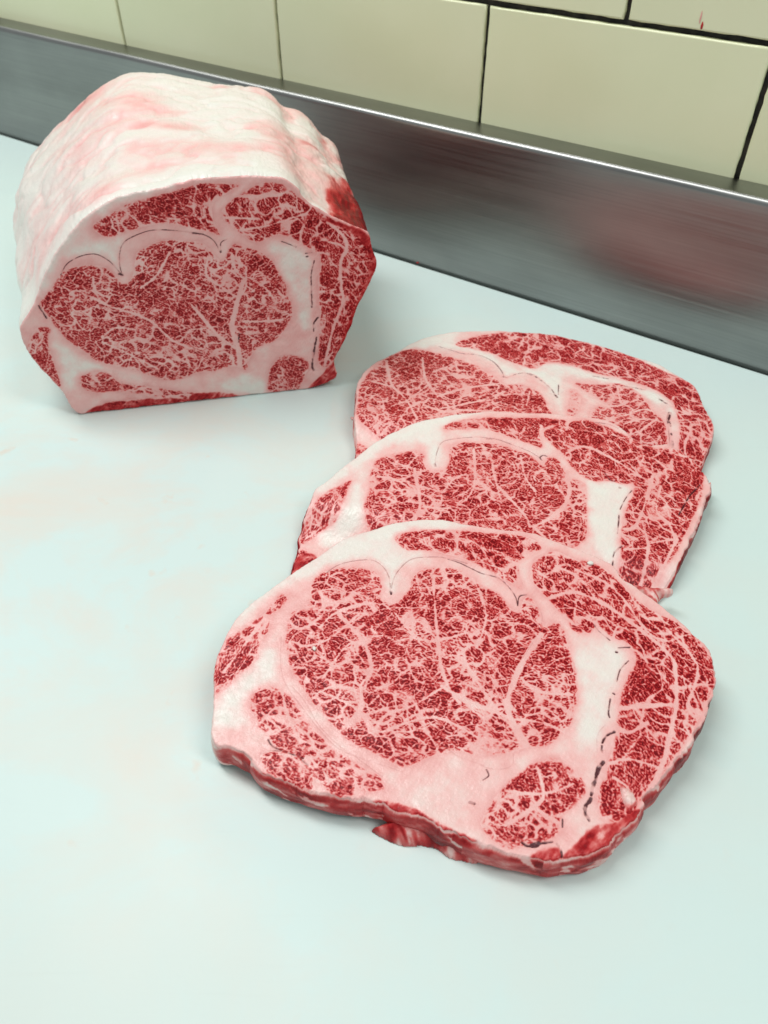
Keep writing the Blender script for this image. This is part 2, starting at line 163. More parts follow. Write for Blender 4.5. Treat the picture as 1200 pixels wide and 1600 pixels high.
                                       (116.6, 118.9), (122.0, 112.4), (126.2, 119.2), (132.2, 124.2), (139.3, 121.3), (148.5, 117.1), (155.3, 109.5), (158.0, 103.4), (163.6, 92.0), (164.2, 85.7), (166.9, 68.9),
                                       (160.5, 56.5), (151.3, 46.7), (141.5, 43.8), (132.4, 36.5), (127.1, 22.9), (119.4, 28.2), (104.7, 25.8), (92.8, 25.9), (71.9, 21.5), (55.8, 28.7), (40.3, 36.9), (24.8, 43.0),
                                       (12.1, 58.0), (4.3, 69.3), (-0.1, 83.5), (-2.9, 92.3), (2.4, 99.2), (8.0, 104.2)]],
                       'side_muscle': [[(-10.9, 75.3), (-1.1, 74.2), (-5.7, 62.7), (-6.1, 44.2), (-7.8, 26.3), (-15.1, 39.6), (-21.4, 56.5)]],
                       'lower_muscle': [[(6.1, 31.6), (17.5, 36.5), (30.2, 32.6), (34.2, 25.0), (59.3, 17.3), (87.4, 7.6), (68.7, 4.2), (35.6, 16.1), (10.7, 18.7)],
                                        [(8.8, 2.4), (24.5, 8.8), (51.5, 8.1), (91.6, 5.2), (106.7, -1.7), (81.7, -4.4), (43.0, -3.8)]],
                       'round_muscle': [[(141.4, 9.3), (145.4, 23.5), (154.9, 33.8), (164.5, 32.6), (174.9, 25.5), (173.1, 17.0), (168.5, 5.7), (161.6, -1.9), (141.9, 2.0)],
                                        [(176.1, 6.2), (193.0, 15.9), (194.8, 10.7), (176.9, -1.5)]],
                       'cap_muscle': [[(44.7, 142.8), (52.0, 148.4), (60.7, 151.8), (69.6, 156.2), (88.0, 159.8), (113.6, 164.7), (126.6, 164.9), (140.3, 161.9), (127.3, 155.7), (121.3, 150.0), (120.1, 141.7),
                                       (123.6, 130.6), (115.7, 133.4), (105.8, 136.5), (94.3, 140.7), (79.2, 140.9), (52.9, 135.7)],
                                      [(127.1, 147.4), (134.0, 153.1), (142.9, 158.6), (158.7, 162.9), (168.7, 160.5), (180.2, 149.3), (193.4, 138.4), (216.9, 125.8), (224.5, 113.6), (228.0, 100.2), (221.4, 83.6),
                                       (213.0, 66.5), (204.1, 43.2), (193.4, 23.2), (183.2, 18.7), (183.1, 38.8), (185.7, 61.6), (186.0, 87.2), (186.4, 93.4), (188.4, 108.8), (178.0, 117.8), (167.7, 125.6),
                                       (160.3, 127.3), (146.0, 123.5), (135.3, 131.7), (128.1, 139.9)]]},
           'red': [[(5.5, 3.3), (17.2, 7.6), (33.8, 8.3), (51.5, 7.8), (80.7, 4.0), (91.2, 1.0), (89.2, -11.0), (5.4, -2.0)], [(83.9, 8.1), (101.9, 7.1), (113.7, 4.0), (131.3, -3.8), (131.1, -5.3), (81.7, -4.5)],
                   [(190.1, 136.9), (220.2, 124.6), (229.9, 100.3), (214.3, 62.4), (195.7, 20.0), (196.7, 8.0), (174.1, -4.9), (174.8, 4.9), (190.8, 20.6), (207.0, 57.9), (222.0, 97.2), (215.6, 119.0)]],
           'white': [[(156.1, 117.5), (167.2, 120.0), (179.7, 110.7), (180.7, 93.9), (179.9, 81.6), (175.8, 56.1), (171.5, 61.9), (168.5, 82.8), (161.5, 105.4)],
                     [(23.1, 125.3), (42.0, 132.3), (60.5, 133.9), (53.8, 122.5), (53.7, 113.5), (49.8, 122.9), (40.7, 127.0)],
                     [(-0.6, 102.8), (13.5, 122.9), (27.6, 137.9), (41.5, 149.3), (58.3, 158.1), (73.9, 162.4), (88.8, 163.7), (98.9, 165.0), (88.5, 162.3), (74.5, 160.9), (59.7, 156.0), (42.8, 147.1), (29.0, 135.7),
                      (15.1, 121.7), (3.1, 104.7)],
                     [(-1.6, 63.5), (10.0, 50.3), (24.9, 38.9), (9.0, 38.1), (1.7, 27.9), (-2.7, 28.5), (-2.5, 45.1)], [(106.5, 13.9), (128.0, 19.9), (139.0, 9.6), (136.5, -2.2), (119.9, 4.7)]],
           'cracks': [([(16.5, 112.6), (22.6, 119.9), (32.9, 124.4), (42.1, 124.7), (49.0, 119.6), (52.7, 113.6), (55.2, 108.7), (55.0, 114.5), (57.1, 124.4), (62.0, 131.6), (73.1, 136.1), (83.5, 137.5), (98.5, 135.5),
                        (112.4, 132.1)],
                       0.35),
                      ([(53.3, 109.7), (55.7, 108.7)], 1.2), ([(105.3, 133.2), (113.3, 131.5), (118.8, 126.6), (121.8, 118.4), (122.8, 125.1), (127.4, 127.5)], 0.35), ([(163.1, 122.6), (172.5, 117.8)], 0.4),
                      ([(178.7, 112.6), (183.1, 112.8)], 0.4), ([(179.1, 110.2), (180.2, 110.3)], 0.8), ([(184.4, 106.8), (181.5, 96.3), (181.0, 84.0)], 0.6), ([(181.2, 91.4), (180.4, 71.3)], 0.9),
                      ([(184.5, 62.4), (181.0, 58.1), (180.5, 51.5)], 1.1), ([(182.3, 45.8), (179.8, 34.9), (177.3, 20.9), (178.3, 17.1)], 1.4), ([(125.9, 55.1), (124.4, 48.5)], 1.0),
                      ([(-3.7, 92.4), (-1.4, 82.5)], 0.9)],
           'veins': [([(125.1, 154.9), (120.0, 148.0), (125.3, 134.8), (131.8, 128.7)], 2.6), ([(195.3, 133.2), (205.7, 122.2), (207.1, 112.9), (202.8, 103.8), (202.5, 81.8)], 1.6),
                     ([(203.1, 81.7), (202.7, 71.5), (194.7, 51.2), (187.0, 21.1)], 1.7), ([(134.0, 96.2), (125.6, 74.7), (121.4, 60.9), (123.7, 43.1), (122.7, 26.4)], 3.2),
                     ([(32.4, 94.6), (43.0, 86.2), (65.2, 73.8), (78.3, 55.4), (96.9, 43.7)], 1.2), ([(96.5, 81.7), (109.6, 58.3), (122.6, 43.3)], 1.4), ([(65.0, 98.4), (77.3, 106.6), (88.6, 121.5)], 1.4),
                     ([(36.2, 109.5), (35.6, 99.0), (42.7, 93.5)], 1.4), ([(113.1, 117.0), (109.9, 103.3), (118.3, 94.1), (130.1, 83.1)], 1.2), ([(128.9, 115.5), (129.8, 106.1), (136.0, 94.8), (131.6, 86.6)], 1.2),
                     ([(184.6, 82.4), (198.5, 83.5)], 1.0), ([(130.0, 65.2), (142.6, 63.8), (157.6, 63.4)], 1.2), ([(31.0, 63.6), (41.4, 70.1), (53.9, 67.4)], 1.2), ([(30.1, 59.8), (43.4, 50.2), (62.7, 34.0)], 1.0),
                     ([(129.4, 156.6), (149.5, 154.0), (166.0, 153.8)], 1.4), ([(136.5, 132.7), (155.7, 134.4), (179.6, 140.0)], 0.8), ([(127.4, 142.1), (149.9, 139.2)], 0.8)],
           'flaps': []}}

# ------------------------------------------------------------------ node helpers
def new_mat(name):
    m = bpy.data.materials.new(name); m.use_nodes = True
    nt = m.node_tree; b = nt.nodes['Principled BSDF']
    return m, nt, b
def N(nt, kind, **kw):
    n = nt.nodes.new(kind)
    for k, v in kw.items():
        if k.startswith('i_'):
            key = k[2:]
            n.inputs[int(key) if key.isdigit() else key.replace('_', ' ')].default_value = v
        else: setattr(n, k, v)
    return n
def L(nt, a, b): nt.links.new(a, b)
def ramp(nt, fac, stops, interp='LINEAR'):
    r = nt.nodes.new('ShaderNodeValToRGB'); r.color_ramp.interpolation = interp
    el = r.color_ramp.elements
    while len(el) > 1: el.remove(el[-1])
    el[0].position = stops[0][0]; el[0].color = stops[0][1]
    for p, c in stops[1:]:
        e = el.new(p); e.color = c
    L(nt, fac, r.inputs[0]); return r
def mixc(nt, fac, a, b, mode='MIX'):
    m = nt.nodes.new('ShaderNodeMix'); m.data_type = 'RGBA'; m.blend_type = mode
    for s, v in ((m.inputs[0], fac), (m.inputs[6], a), (m.inputs[7], b)):
        if isinstance(v, (int, float)): s.default_value = v
        elif isinstance(v, tuple): s.default_value = v
        else: L(nt, v, s)
    return m.outputs[2]
def g4(v): return (v, v, v, 1)

def meat_material():
    m, nt, b = new_mat('marbled_beef')
    al = N(nt, 'ShaderNodeAttribute', attribute_name='lean')
    ap = N(nt, 'ShaderNodeAttribute', attribute_name='pink')
    ad = N(nt, 'ShaderNodeAttribute', attribute_name='dark')
    tc = N(nt, 'ShaderNodeTexCoord')
    n1 = N(nt, 'ShaderNodeTexNoise', i_Scale=55.0, i_Detail=5.0, i_Roughness=0.6); L(nt, tc.outputs['Object'], n1.inputs['Vector'])
    n2 = N(nt, 'ShaderNodeTexNoise', i_Scale=900.0, i_Detail=3.0); L(nt, tc.outputs['Object'], n2.inputs['Vector'])
    # fat: cream to pink, softly varied
    pv = N(nt, 'ShaderNodeMath', operation='MULTIPLY_ADD'); L(nt, n1.outputs[0], pv.inputs[0]); pv.inputs[1].default_value = 0.30; pv.inputs[2].default_value = -0.15
    ps = N(nt, 'ShaderNodeMath', operation='ADD'); L(nt, ap.outputs['Fac'], ps.inputs[0]); L(nt, pv.outputs[0], ps.inputs[1])
    fat = ramp(nt, ps.outputs[0], [(0.0, (0.75, 0.74, 0.675, 1)), (0.25, (0.77, 0.675, 0.625, 1)), (0.6, (0.80, 0.46, 0.435, 1)), (1.0, (0.68, 0.24, 0.23, 1))])
    lv = N(nt, 'ShaderNodeMath', operation='MULTIPLY_ADD'); L(nt, n2.outputs[0], lv.inputs[0]); lv.inputs[1].default_value = 0.16; lv.inputs[2].default_value = -0.08
    ls = N(nt, 'ShaderNodeMath', operation='ADD'); L(nt, al.outputs['Fac'], ls.inputs[0]); L(nt, lv.outputs[0], ls.inputs[1])
    red = ramp(nt, ls.outputs[0], [(0.12, (0.76, 0.29, 0.27, 1)), (0.30, (0.66, 0.15, 0.14, 1)), (0.52, (0.47, 0.030, 0.032, 1)), (0.72, (0.27, 0.004, 0.008, 1)), (0.92, (0.15, 0.002, 0.005, 1))])
    fc = N(nt, 'ShaderNodeMapRange'); L(nt, ls.outputs[0], fc.inputs[0]); fc.inputs[1].default_value = 0.02; fc.inputs[2].default_value = 0.34
    c = mixc(nt, fc.outputs[0], fat.outputs[0], red.outputs[0])
    dk = ramp(nt, ad.outputs['Fac'], [(0.2, (0.32, 0.08, 0.07, 1)), (0.8, (0.075, 0.010, 0.016, 1))])
    c = mixc(nt, ad.outputs['Fac'], c, dk.outputs[0])
    L(nt, c, b.inputs['Base Color'])
    rr = N(nt, 'ShaderNodeMapRange'); L(nt, n1.outputs[0], rr.inputs[0]); rr.inputs[1].default_value = 0.3; rr.inputs[2].default_value = 0.7
    rr.inputs[3].default_value = 0.28; rr.inputs[4].default_value = 0.50
    L(nt, rr.outputs[0], b.inputs['Roughness'])
    sp = N(nt, 'ShaderNodeMapRange'); L(nt, al.outputs['Fac'], sp.inputs[0]); sp.inputs[1].default_value = 0.1; sp.inputs[2].default_value = 0.6; sp.inputs[3].default_value = 0.40; sp.inputs[4].default_value = 0.13
    L(nt, sp.outputs[0], b.inputs['Specular IOR Level'])
    b.inputs['Coat Weight'].default_value = 0.10; b.inputs['Coat Roughness'].default_value = 0.12
    bp = N(nt, 'ShaderNodeBump', i_Strength=0.5, i_Distance=0.0009)
    n3 = N(nt, 'ShaderNodeTexNoise', i_Scale=420.0, i_Detail=4.0); L(nt, tc.outputs['Object'], n3.inputs['Vector'])
    L(nt, n3.outputs[0], bp.inputs['Height']); L(nt, bp.outputs[0], b.inputs['Normal'])
    return m
MEAT = meat_material()

# ------------------------------------------------------------------ numpy field helpers (millimetres)
def smooth(a, b, x):
    t = np.clip((x - a) / (b - a), 0, 1); return t * t * (3 - 2 * t)
def spline(pts, n=6, closed=True):
    p = np.array(pts, float); m = len(p); out = []
    idx = range(m) if closed else range(m - 1)
    for i in idx:
        if closed: a, b, c, d = p[(i - 1) % m], p[i], p[(i + 1) % m], p[(i + 2) % m]
        else: a, b, c, d = p[max(i - 1, 0)], p[i], p[i + 1], p[min(i + 2, m - 1)]
        for k in range(n):
            t = k / n
            out.append(0.5 * ((2 * b) + (c - a) * t + (2 * a - 5 * b + 4 * c - d) * t * t + (3 * b - a - 3 * c + d) * t ** 3))
    if not closed: out.append(p[-1])
    return np.array(out)
def vnoise(X, Y, scale, seed, octaves=1):
    """smooth value noise, about -1..1"""
    tot = np.zeros(np.broadcast(X, Y).shape); amp = 1.0; norm = 0
    for o in range(octaves):
        rng = np.random.RandomState(seed * 17 + o)
        lat = rng.rand(128, 128) * 2 - 1
        x = X / scale + 1000.37 * (o + 1); y = Y / scale + 1000.91 * (o + 1)
        xi = np.floor(x).astype(int); yi = np.floor(y).astype(int)
        fx = x - xi; fy = y - yi; fx = fx * fx * (3 - 2 * fx); fy = fy * fy * (3 - 2 * fy)
        x0, x1, y0, y1 = xi % 128, (xi + 1) % 128, yi % 128, (yi + 1) % 128
        tot += amp * ((lat[y0, x0] * (1 - fx) + lat[y0, x1] * fx) * (1 - fy) + (lat[y1, x0] * (1 - fx) + lat[y1, x1] * fx) * fy)
        norm += amp; amp *= 0.5; scale *= 0.5
    return tot / norm
class Grid:
    def __init__(s, lo, hi, h):
        s.h = h; s.x0, s.y0 = lo; s.nx = int((hi[0] - lo[0]) / h) + 2; s.ny = int((hi[1] - lo[1]) / h) + 2
        s.xs = s.x0 + np.arange(s.nx) * h; s.ys = s.y0 + np.arange(s.ny) * h
        s.X, s.Y = np.meshgrid(s.xs, s.ys)
    def dist(s, poly, closed=True, margin=8.0, D=None, w=0.0):
        """distance to a polyline (minus w), only near it"""
        if D is None: D = np.full((s.ny, s.nx), float(margin))
        n = len(poly); m = margin + w
        for i in range(n if closed else n - 1):
            a, b = poly[i], poly[(i + 1) % n]
            i0 = max(int((min(a[0], b[0]) - m - s.x0) / s.h), 0); i1 = min(int((max(a[0], b[0]) + m - s.x0) / s.h) + 2, s.nx)
            j0 = max(int((min(a[1], b[1]) - m - s.y0) / s.h), 0); j1 = min(int((max(a[1], b[1]) + m - s.y0) / s.h) + 2, s.ny)
            if i1 <= i0 or j1 <= j0: continue
            px = s.xs[None, i0:i1] - a[0]; py = s.ys[j0:j1, None] - a[1]
            dx, dy = b - a; t = np.clip((px * dx + py * dy) / (dx * dx + dy * dy + 1e-9), 0, 1)
            d = np.hypot(px - t * dx, py - t * dy) - w
            np.minimum(D[j0:j1, i0:i1], d, out=D[j0:j1, i0:i1])
        return D
    def inside(s, poly):
        flip = np.zeros((s.ny, s.nx + 1), np.int32); n = len(poly)
        for i in range(n):
            a, b = poly[i], poly[(i + 1) % n]
            if a[1] == b[1]: continue
            lo, hi = (a, b) if a[1] < b[1] else (b, a)
            j0 = max(int(math.ceil((lo[1] - s.y0) / s.h)), 0); j1 = min(int(math.ceil((hi[1] - s.y0) / s.h)), s.ny)
            if j1 <= j0: continue
            j = np.arange(j0, j1); y = s.y0 + j * s.h
            x = lo[0] + (y - lo[1]) / (hi[1] - lo[1]) * (hi[0] - lo[0])
            k = np.clip(np.ceil((x - s.x0) / s.h).astype(int), 0, s.nx)
            np.add.at(flip, (j, k), 1)
        return (np.cumsum(flip, axis=1)[:, :s.nx] % 2) == 1
    def sdf(s, poly, margin=8.0):
        d = s.dist(poly, True, margin); return np.where(s.inside(poly), -d, d)
    def ring(s, wl, bw, seed, angle=0.0, aspect=1.0):
        """band-limited noise: a labyrinth of flecks of wavelength wl"""
        rng = np.random.RandomState(seed)
        f = np.fft.rfft2(rng.randn(s.ny, s.nx))
        ky = np.fft.fftfreq(s.ny, s.h)[:, None]; kx = np.fft.rfftfreq(s.nx, s.h)[None, :]
        c, sn = math.cos(angle), math.sin(angle)
        u = (kx * c + ky * sn) * aspect; v = (-kx * sn + ky * c)
        k = np.hypot(u, v) * wl
        f *= np.exp(-((k - 1) / bw) ** 2)
        r = np.fft.irfft2(f, (s.ny, s.nx)); return r / r.std()
def smear(field, vx, vy, n):
    """drag a field along a direction field, so that flecks follow the fibres"""
    ny, nx = field.shape; acc = field.copy(); jj, ii = np.mgrid[0:ny, 0:nx].astype(np.float32)
    for sg in (1, -1):
        x, y = ii.copy(), jj.copy()
        for k in range(n):
            a = np.clip(x + 0.5, 0, nx - 1).astype(np.int32); b = np.clip(y + 0.5, 0, ny - 1).astype(np.int32)
            x += sg * vx[b, a]; y += sg * vy[b, a]
            a = np.clip(x + 0.5, 0, nx - 1).astype(np.int32); b = np.clip(y + 0.5, 0, ny - 1).astype(np.int32)
            acc += field[b, a] * (1 - k / (n + 1.0))
    return acc / acc.std()
def worley(X, Y, cell, angle, aspect, seed):
    rng = np.random.RandomState(seed)
    wx = vnoise(X, Y, cell * 1.2, seed + 5, 2) * cell * 0.55; wy = vnoise(X, Y, cell * 1.2, seed + 9, 2) * cell * 0.55
    wx = wx + vnoise(X, Y, cell * 0.42, seed + 6) * cell * 0.13; wy = wy + vnoise(X, Y, cell * 0.42, seed + 10) * cell * 0.13
    c, s = math.cos(angle), math.sin(angle)
    u = ((X + wx) * c + (Y + wy) * s) / (cell * aspect) + 500.0; v = (-(X + wx) * s + (Y + wy) * c) / cell + 500.0
    jx = rng.rand(64, 64); jy = rng.rand(64, 64); rid = rng.rand(64, 64)
    iu = np.floor(u).astype(int); iv = np.floor(v).astype(int)
    f1 = np.full(u.shape, 9.0); f2 = np.full(u.shape, 9.0); cid = np.zeros(u.shape)
    for a in (-1, 0, 1):
        for b in (-1, 0, 1):
            p, q = (iu + a) % 64, (iv + b) % 64
            d = np.hypot(iu + a + jx[q, p] - u, iv + b + jy[q, p] - v)
            nearer = d < f1
            f2 = np.where(nearer, f1, np.minimum(f2, d)); cid = np.where(nearer, rid[q, p], cid); f1 = np.where(nearer, d, f1)
    return (f2 - f1) * cell * 0.5, cid

# how each kind of muscle is grained: lobule size mm, direction deg, stretch, fleck length, leanness
GRAIN = {'eye_muscle': (7.0, -25, 1.45, 1.5, 1.0), 'cap_muscle': (7.0, -60, 1.9, 1.8, 1.04), 'side_muscle': (6.0, 50, 1.5, 1.6, 0.95),
         'lower_muscle': (4.6, -30, 2.2, 1.9, 1.0), 'round_muscle': (5.0, -40, 1.6, 1.7, 1.0)}

def section_fields(S, h, seed, turn=0.0, soft=0.0):
    out = spline(S['outline'], 5); lo = out.min(0) - 4; hi = out.max(0) + 4
    G = Grid(lo, hi, h); X, Y = G.X, G.Y; XF, YF = X, Y
    sd = G.sdf(out, 10.0)
    rag = S.get('ragged', lambda x, y: 0.0)(X, Y)
    sd = sd + (0.25 + 0.55 * rag) * vnoise(X, Y, 2.4, seed + 1, 2) + (0.4 + 0.9 * rag) * vnoise(X, Y, 6.0, seed + 2)
    names = list(S['muscles']); lab = np.zeros(X.shape, int); msd = np.full(X.shape, 10.0)
    lean = np.zeros(X.shape)
    vein = np.full(X.shape, 6.0)
    for pts, w in S['veins']:
        G.dist(spline(pts, 4, False), False, 4.0, vein, w * 0.5)
    vein += 0.45 * vnoise(X, Y, 2.6, seed + 3, 2) + 0.55 * vnoise(X, Y, 9.0, seed + 13, 2)
    wob = 0.7 * vnoise(X, Y, 4.5, seed + 4, 2)
    for mi, nm in enumerate(names):
        cell, ang, asp, flk, ln = GRAIN[nm]
        d = np.full(X.shape, 10.0)
        for p in S['muscles'][nm]:
            d = np.minimum(d, G.sdf(spline(p, 5), 10.0))
        d = d + wob
        ang = math.radians(ang) + turn
        dfull = d; jj, ii = np.nonzero(d < 1.0); sl = (slice(jj.min(), jj.max() + 1), slice(ii.min(), ii.max() + 1))
        X, Y, d, vn = XF[sl], YF[sl], dfull[sl], vein[sl]
        # strings of small lobules (curled dark flecks) gathered into larger lobules between pale veins
        lf = vnoise(X, Y, 13.0, seed + 20 + mi, 2)
        e, cid = worley(X, Y, cell, ang, asp, seed * 7 + mi)
        e2, c2 = worley(X, Y, cell * 2.4, ang + 0.5, 1.5, seed * 7 + mi + 50)
        wv = 0.15 + 0.24 * lf + 0.38 * vnoise(X, Y, 5.0, seed + 30 + mi, 2) + 0.36 * (c2 - 0.4)
        faint = smooth(-0.15, 0.35, wv); wv = np.maximum(wv, 0.05)
        # fibre direction: along the muscle's edge near it, its own lie further in
        dy_, dx_ = np.gradient(d); gl = np.hypot(dx_, dy_) + 1e-6; wt = smooth(-9.5, -2.0, d) * 0.9
        c0, s0 = math.cos(ang), math.sin(ang); tx, ty = -dy_ / gl, dx_ / gl
        sgn = np.where(tx * c0 + ty * s0 < 0, -1.0, 1.0)
        sw = 0.9 * vnoise(X, Y, 22.0, seed + 45 + mi, 2)
        fx, fy = wt * tx * sgn + (1 - wt) * np.cos(ang + sw), wt * ty * sgn + (1 - wt) * np.sin(ang + sw)
        fl_ = np.hypot(fx, fy) + 1e-6; fx, fy = fx / fl_, fy / fl_
        nst = max(1, int(round(flk * 0.36 / h)))
        wm = smear(G.ring(1.65, 0.75, seed * 3 + mi)[sl], fx, fy, nst)
        wm = 0.72 * wm + 0.25 * G.ring(2.6, 0.9, seed * 3 + mi + 61)[sl] + 0.5 * G.ring(1.9, 0.6, seed * 3 + mi + 31)[sl] * smooth(0.2, 0.7, cid)
        dens = 0.26 * vnoise(X, Y, 17.0, seed + 40 + mi, 2) + 0.45 * (cid - 0.5)
        rim = np.exp(-((e - wv - 0.45) / 0.30) ** 2)
        fl = smooth(-0.60, 0.95, 0.85 * wm + 0.75 * rim + dens + (-0.28 if nm == 'eye_muscle' else 0.0))
        body = (1 - 0.88 * faint * (1 - smooth(wv * 0.2, wv + 0.75, e))) * smooth(-0.4, 1.1, e2 - 0.5 * (c2 - 0.2) + 0.25) * smooth(-0.45, 0.85, vn)
        es, cs = worley(X, Y, cell * 0.56, ang + 0.3, 1.35, seed * 7 + mi + 90)
        ws = 0.15 + 0.15 * lf + 0.12 * vnoise(X, Y, 4.0, seed + 33 + mi, 2)
        body = body * (1 - (0.60 if nm == 'eye_muscle' else 0.45) * (1 - smooth(ws * 0.3, ws + 0.36, es)))
        rim = np.maximum(rim * 0.6, np.exp(-((es - ws - 0.40) / 0.26) ** 2))
        fl = smooth(-0.70, 1.0, 0.75 * wm + 0.72 * rim + dens + 0.3 * (cs - 0.5) + (0.04 if nm == 'eye_muscle' else 0.16))
        halo = smooth(0.4, -3.4 - 1.8 * lf, d)
        q = body * (0.31 + 0.10 * dens + (0.32 + 0.24 * halo) * fl) * smooth(0.7, -1.6, d) * ln
        q = q * (1 - soft * smooth(0.0, 0.9, vnoise(X, Y, 14, seed + 60 + mi, 2)))
        lean[sl] = np.maximum(lean[sl], q); X, Y, d = XF, YF, dfull
        lab = np.where((d < 0.0) & (d < msd), mi + 1, lab); msd = np.minimum(msd, d)
    red = np.full(X.shape, 10.0)
    for p in S['red']: red = np.minimum(red, G.sdf(spline(p, 4), 10.0))
    if S['red']:
        rr = smooth(0.8, -1.5, red + wob * 1.5)
        lean = np.maximum(lean, rr * (0.52 + 0.30 * vnoise(X, Y, 4.0, seed + 70, 3) + 0.22 * vnoise(X + Y, (X - Y) * 3, 6.0, seed + 71, 2)))
    # fat: pinker beside lean, whiter in the pockets
    pink = 0.44 + S.get('pinker', 0.0) + 0.20 * np.exp(-np.clip(msd, 0, 10) / 2.2) + 0.20 * vnoise(X, Y, 8.0, seed + 80, 4)
    for p in S['white']:
        d = G.sdf(spline(p, 4), 10.0) + 1.2 * vnoise(X, Y, 5.0, seed + 81, 2)
        pink = pink - 0.36 * smooth(4.5, -3.6, d) * (0.85 + 0.35 * vnoise(X, Y, 6.0, seed + 85, 3))
    pink = np.where(lab > 0, 0.66 + 0.14 * vnoise(X, Y, 12.0, seed + 82, 2) + 0.02 * G.ring(1.6, 0.7, seed + 83), pink)
    strand = G.ring(2.2, 0.8, seed + 84, 0.9 + turn, 4.0)
    pink = np.clip(pink + 0.012 * strand, 0.02, 1)
    dark = np.zeros(X.shape)
    for pts, w in S['cracks']:
        d = G.dist(spline(pts, 5, False), False, 3.0)
        w2 = w * 0.40 * (1 + 0.8 * vnoise(X, Y, 1.8, seed + 90, 2)) + 0.04
        k = (1.0 if w > 0.3 else 0.6 if w > 0.2 else 0.22)
        k = k * (0.25 + 0.75 * smooth(-0.45, 0.05, vnoise(X, Y, 3.2, seed + 91, 2)))
        dark = np.maximum(dark, k * smooth(0.30, -0.10, d - w2))
        pink = pink + (0.10 if w > 0.2 else 0.05) * np.exp(-np.clip(d, 0, 3) / 0.9) * (lab == 0)
    relief = 0.30 * vnoise(X, Y, 6.0, seed + 95, 3) + 0.45 * vnoise(X, Y, 28.0, seed + 96, 2) - 0.08 * smooth(0.1, 0.7, lean) \
        + 0.03 * np.clip(strand, -2, 2) * (lab == 0) - 0.6 * dark + 0.025 * G.ring(0.9, 0.6, seed + 97)
    return G, sd, lab, names, lean, pink, dark, relief, msd, red

def build_mesh(name, V, F, attrs, parent, mat=MEAT, smooth_shade=True, **props):
    me = bpy.data.meshes.new(name)
    nv, nf = len(V), len(F); k = F.shape[1]
    me.vertices.add(nv); me.vertices.foreach_set('co', np.ascontiguousarray(V, np.float32).ravel())
    me.loops.add(nf * k); me.loops.foreach_set('vertex_index', np.ascontiguousarray(F, np.int32).ravel())
    me.polygons.add(nf); me.polygons.foreach_set('loop_start', np.arange(nf, dtype=np.int32) * k)
    me.polygons.foreach_set('use_smooth', np.full(nf, smooth_shade))
    for a, val in attrs.items():
        at = me.attributes.new(a, 'FLOAT', 'POINT'); at.data.foreach_set('value', np.ascontiguousarray(val, np.float32).ravel())
    me.update(calc_edges=True); me.validate()
    me.materials.append(mat)
    o = bpy.data.objects.new(name, me); sc.collection.objects.link(o)
    if parent is not None: o.parent = parent
    for kk, v in props.items(): o[kk] = v
    return o
def boundary_loop(F):
    """longest boundary loop of a quad mesh, as vertex indices"""
    E = np.concatenate([F[:, [i, (i + 1) % 4]] for i in range(4)])
    key = np.sort(E, axis=1); M = int(E.max()) + 1
    kk = key[:, 0].astype(np.int64) * M + key[:, 1]
    u, inv, cnt = np.unique(kk, return_inverse=True, return_counts=True)
    B = E[cnt[inv] == 1]
    nxt = {}
    for a, b in B.tolist(): nxt.setdefault(a, []).append(b)
    best = []
    while nxt:
        s = next(iter(nxt)); loop = [s]; cur = s
        while True:
            l = nxt.get(cur)
            if not l: break
            n = l.pop()
            if not l: del nxt[cur]
            if n == s: break
            loop.append(n); cur = n
        if len(loop) > len(best): best = loop
    return np.array(best)

def cut_face(S, h, seed, turn=0.0, soft=0.0, edge_r=0.8):
    G, sd, lab, names, lean, pink, dark, relief, msd, red = section_fields(S, h, seed, turn, soft)
    nx, ny = G.nx, G.ny
    cs = 0.25 * (sd[:-1, :-1] + sd[1:, :-1] + sd[:-1, 1:] + sd[1:, 1:])
    # keep one clean piece: drop stray cells whose neighbours are outside
    ins = cs < 0
    pad = np.pad(ins, 1).astype(int); nb = pad[:-2, 1:-1] + pad[2:, 1:-1] + pad[1:-1, :-2] + pad[1:-1, 2:]
    ins &= nb >= 2
    jj, ii = np.nonzero(ins)
    v0 = jj * nx + ii
    F = np.stack([v0, v0 + 1, v0 + nx + 1, v0 + nx], axis=1)
    fl = lab[jj, ii]
    loop = boundary_loop(F)
    gy, gx = np.gradient(sd, G.h); gn = np.hypot(gx, gy) + 1e-6; gx /= gn; gy /= gn
    PX, PY = G.X.ravel().copy(), G.Y.ravel().copy(); s = sd.ravel()
    lx, ly = gx.ravel()[loop], gy.ravel()[loop]
    mv = np.clip(s[loop], -1.0, 1.0)
    PX[loop] -= mv * lx; PY[loop] -= mv * ly
    rr = np.clip(1 + np.clip(sd, -edge_r, 0) / edge_r, 0, 1)
    rel = relief - edge_r * (1 - np.sqrt(np.maximum(1 - rr * rr, 0))) * 0.8
    flat = dict(lean=lean.ravel(), pink=pink.ravel(), dark=dark.ravel())
    # outward normals along the loop, smoothed
    k = 9; ker = np.ones(k) / k
    sm = lambda a: np.convolve(np.concatenate([a[-k:], a, a[:k]]), ker, 'same')[k:-k]
    nx_, ny_ = sm(lx), sm(ly); n_ = np.hypot(nx_, ny_) + 1e-6
    return dict(P=np.stack([PX, PY], 1), rel=rel.ravel(), F=F, lab=fl, names=names, loop=loop, nrm=np.stack([nx_ / n_, ny_ / n_], 1),
                attr=flat, msd=msd.ravel(), red=red.ravel(), G=G)
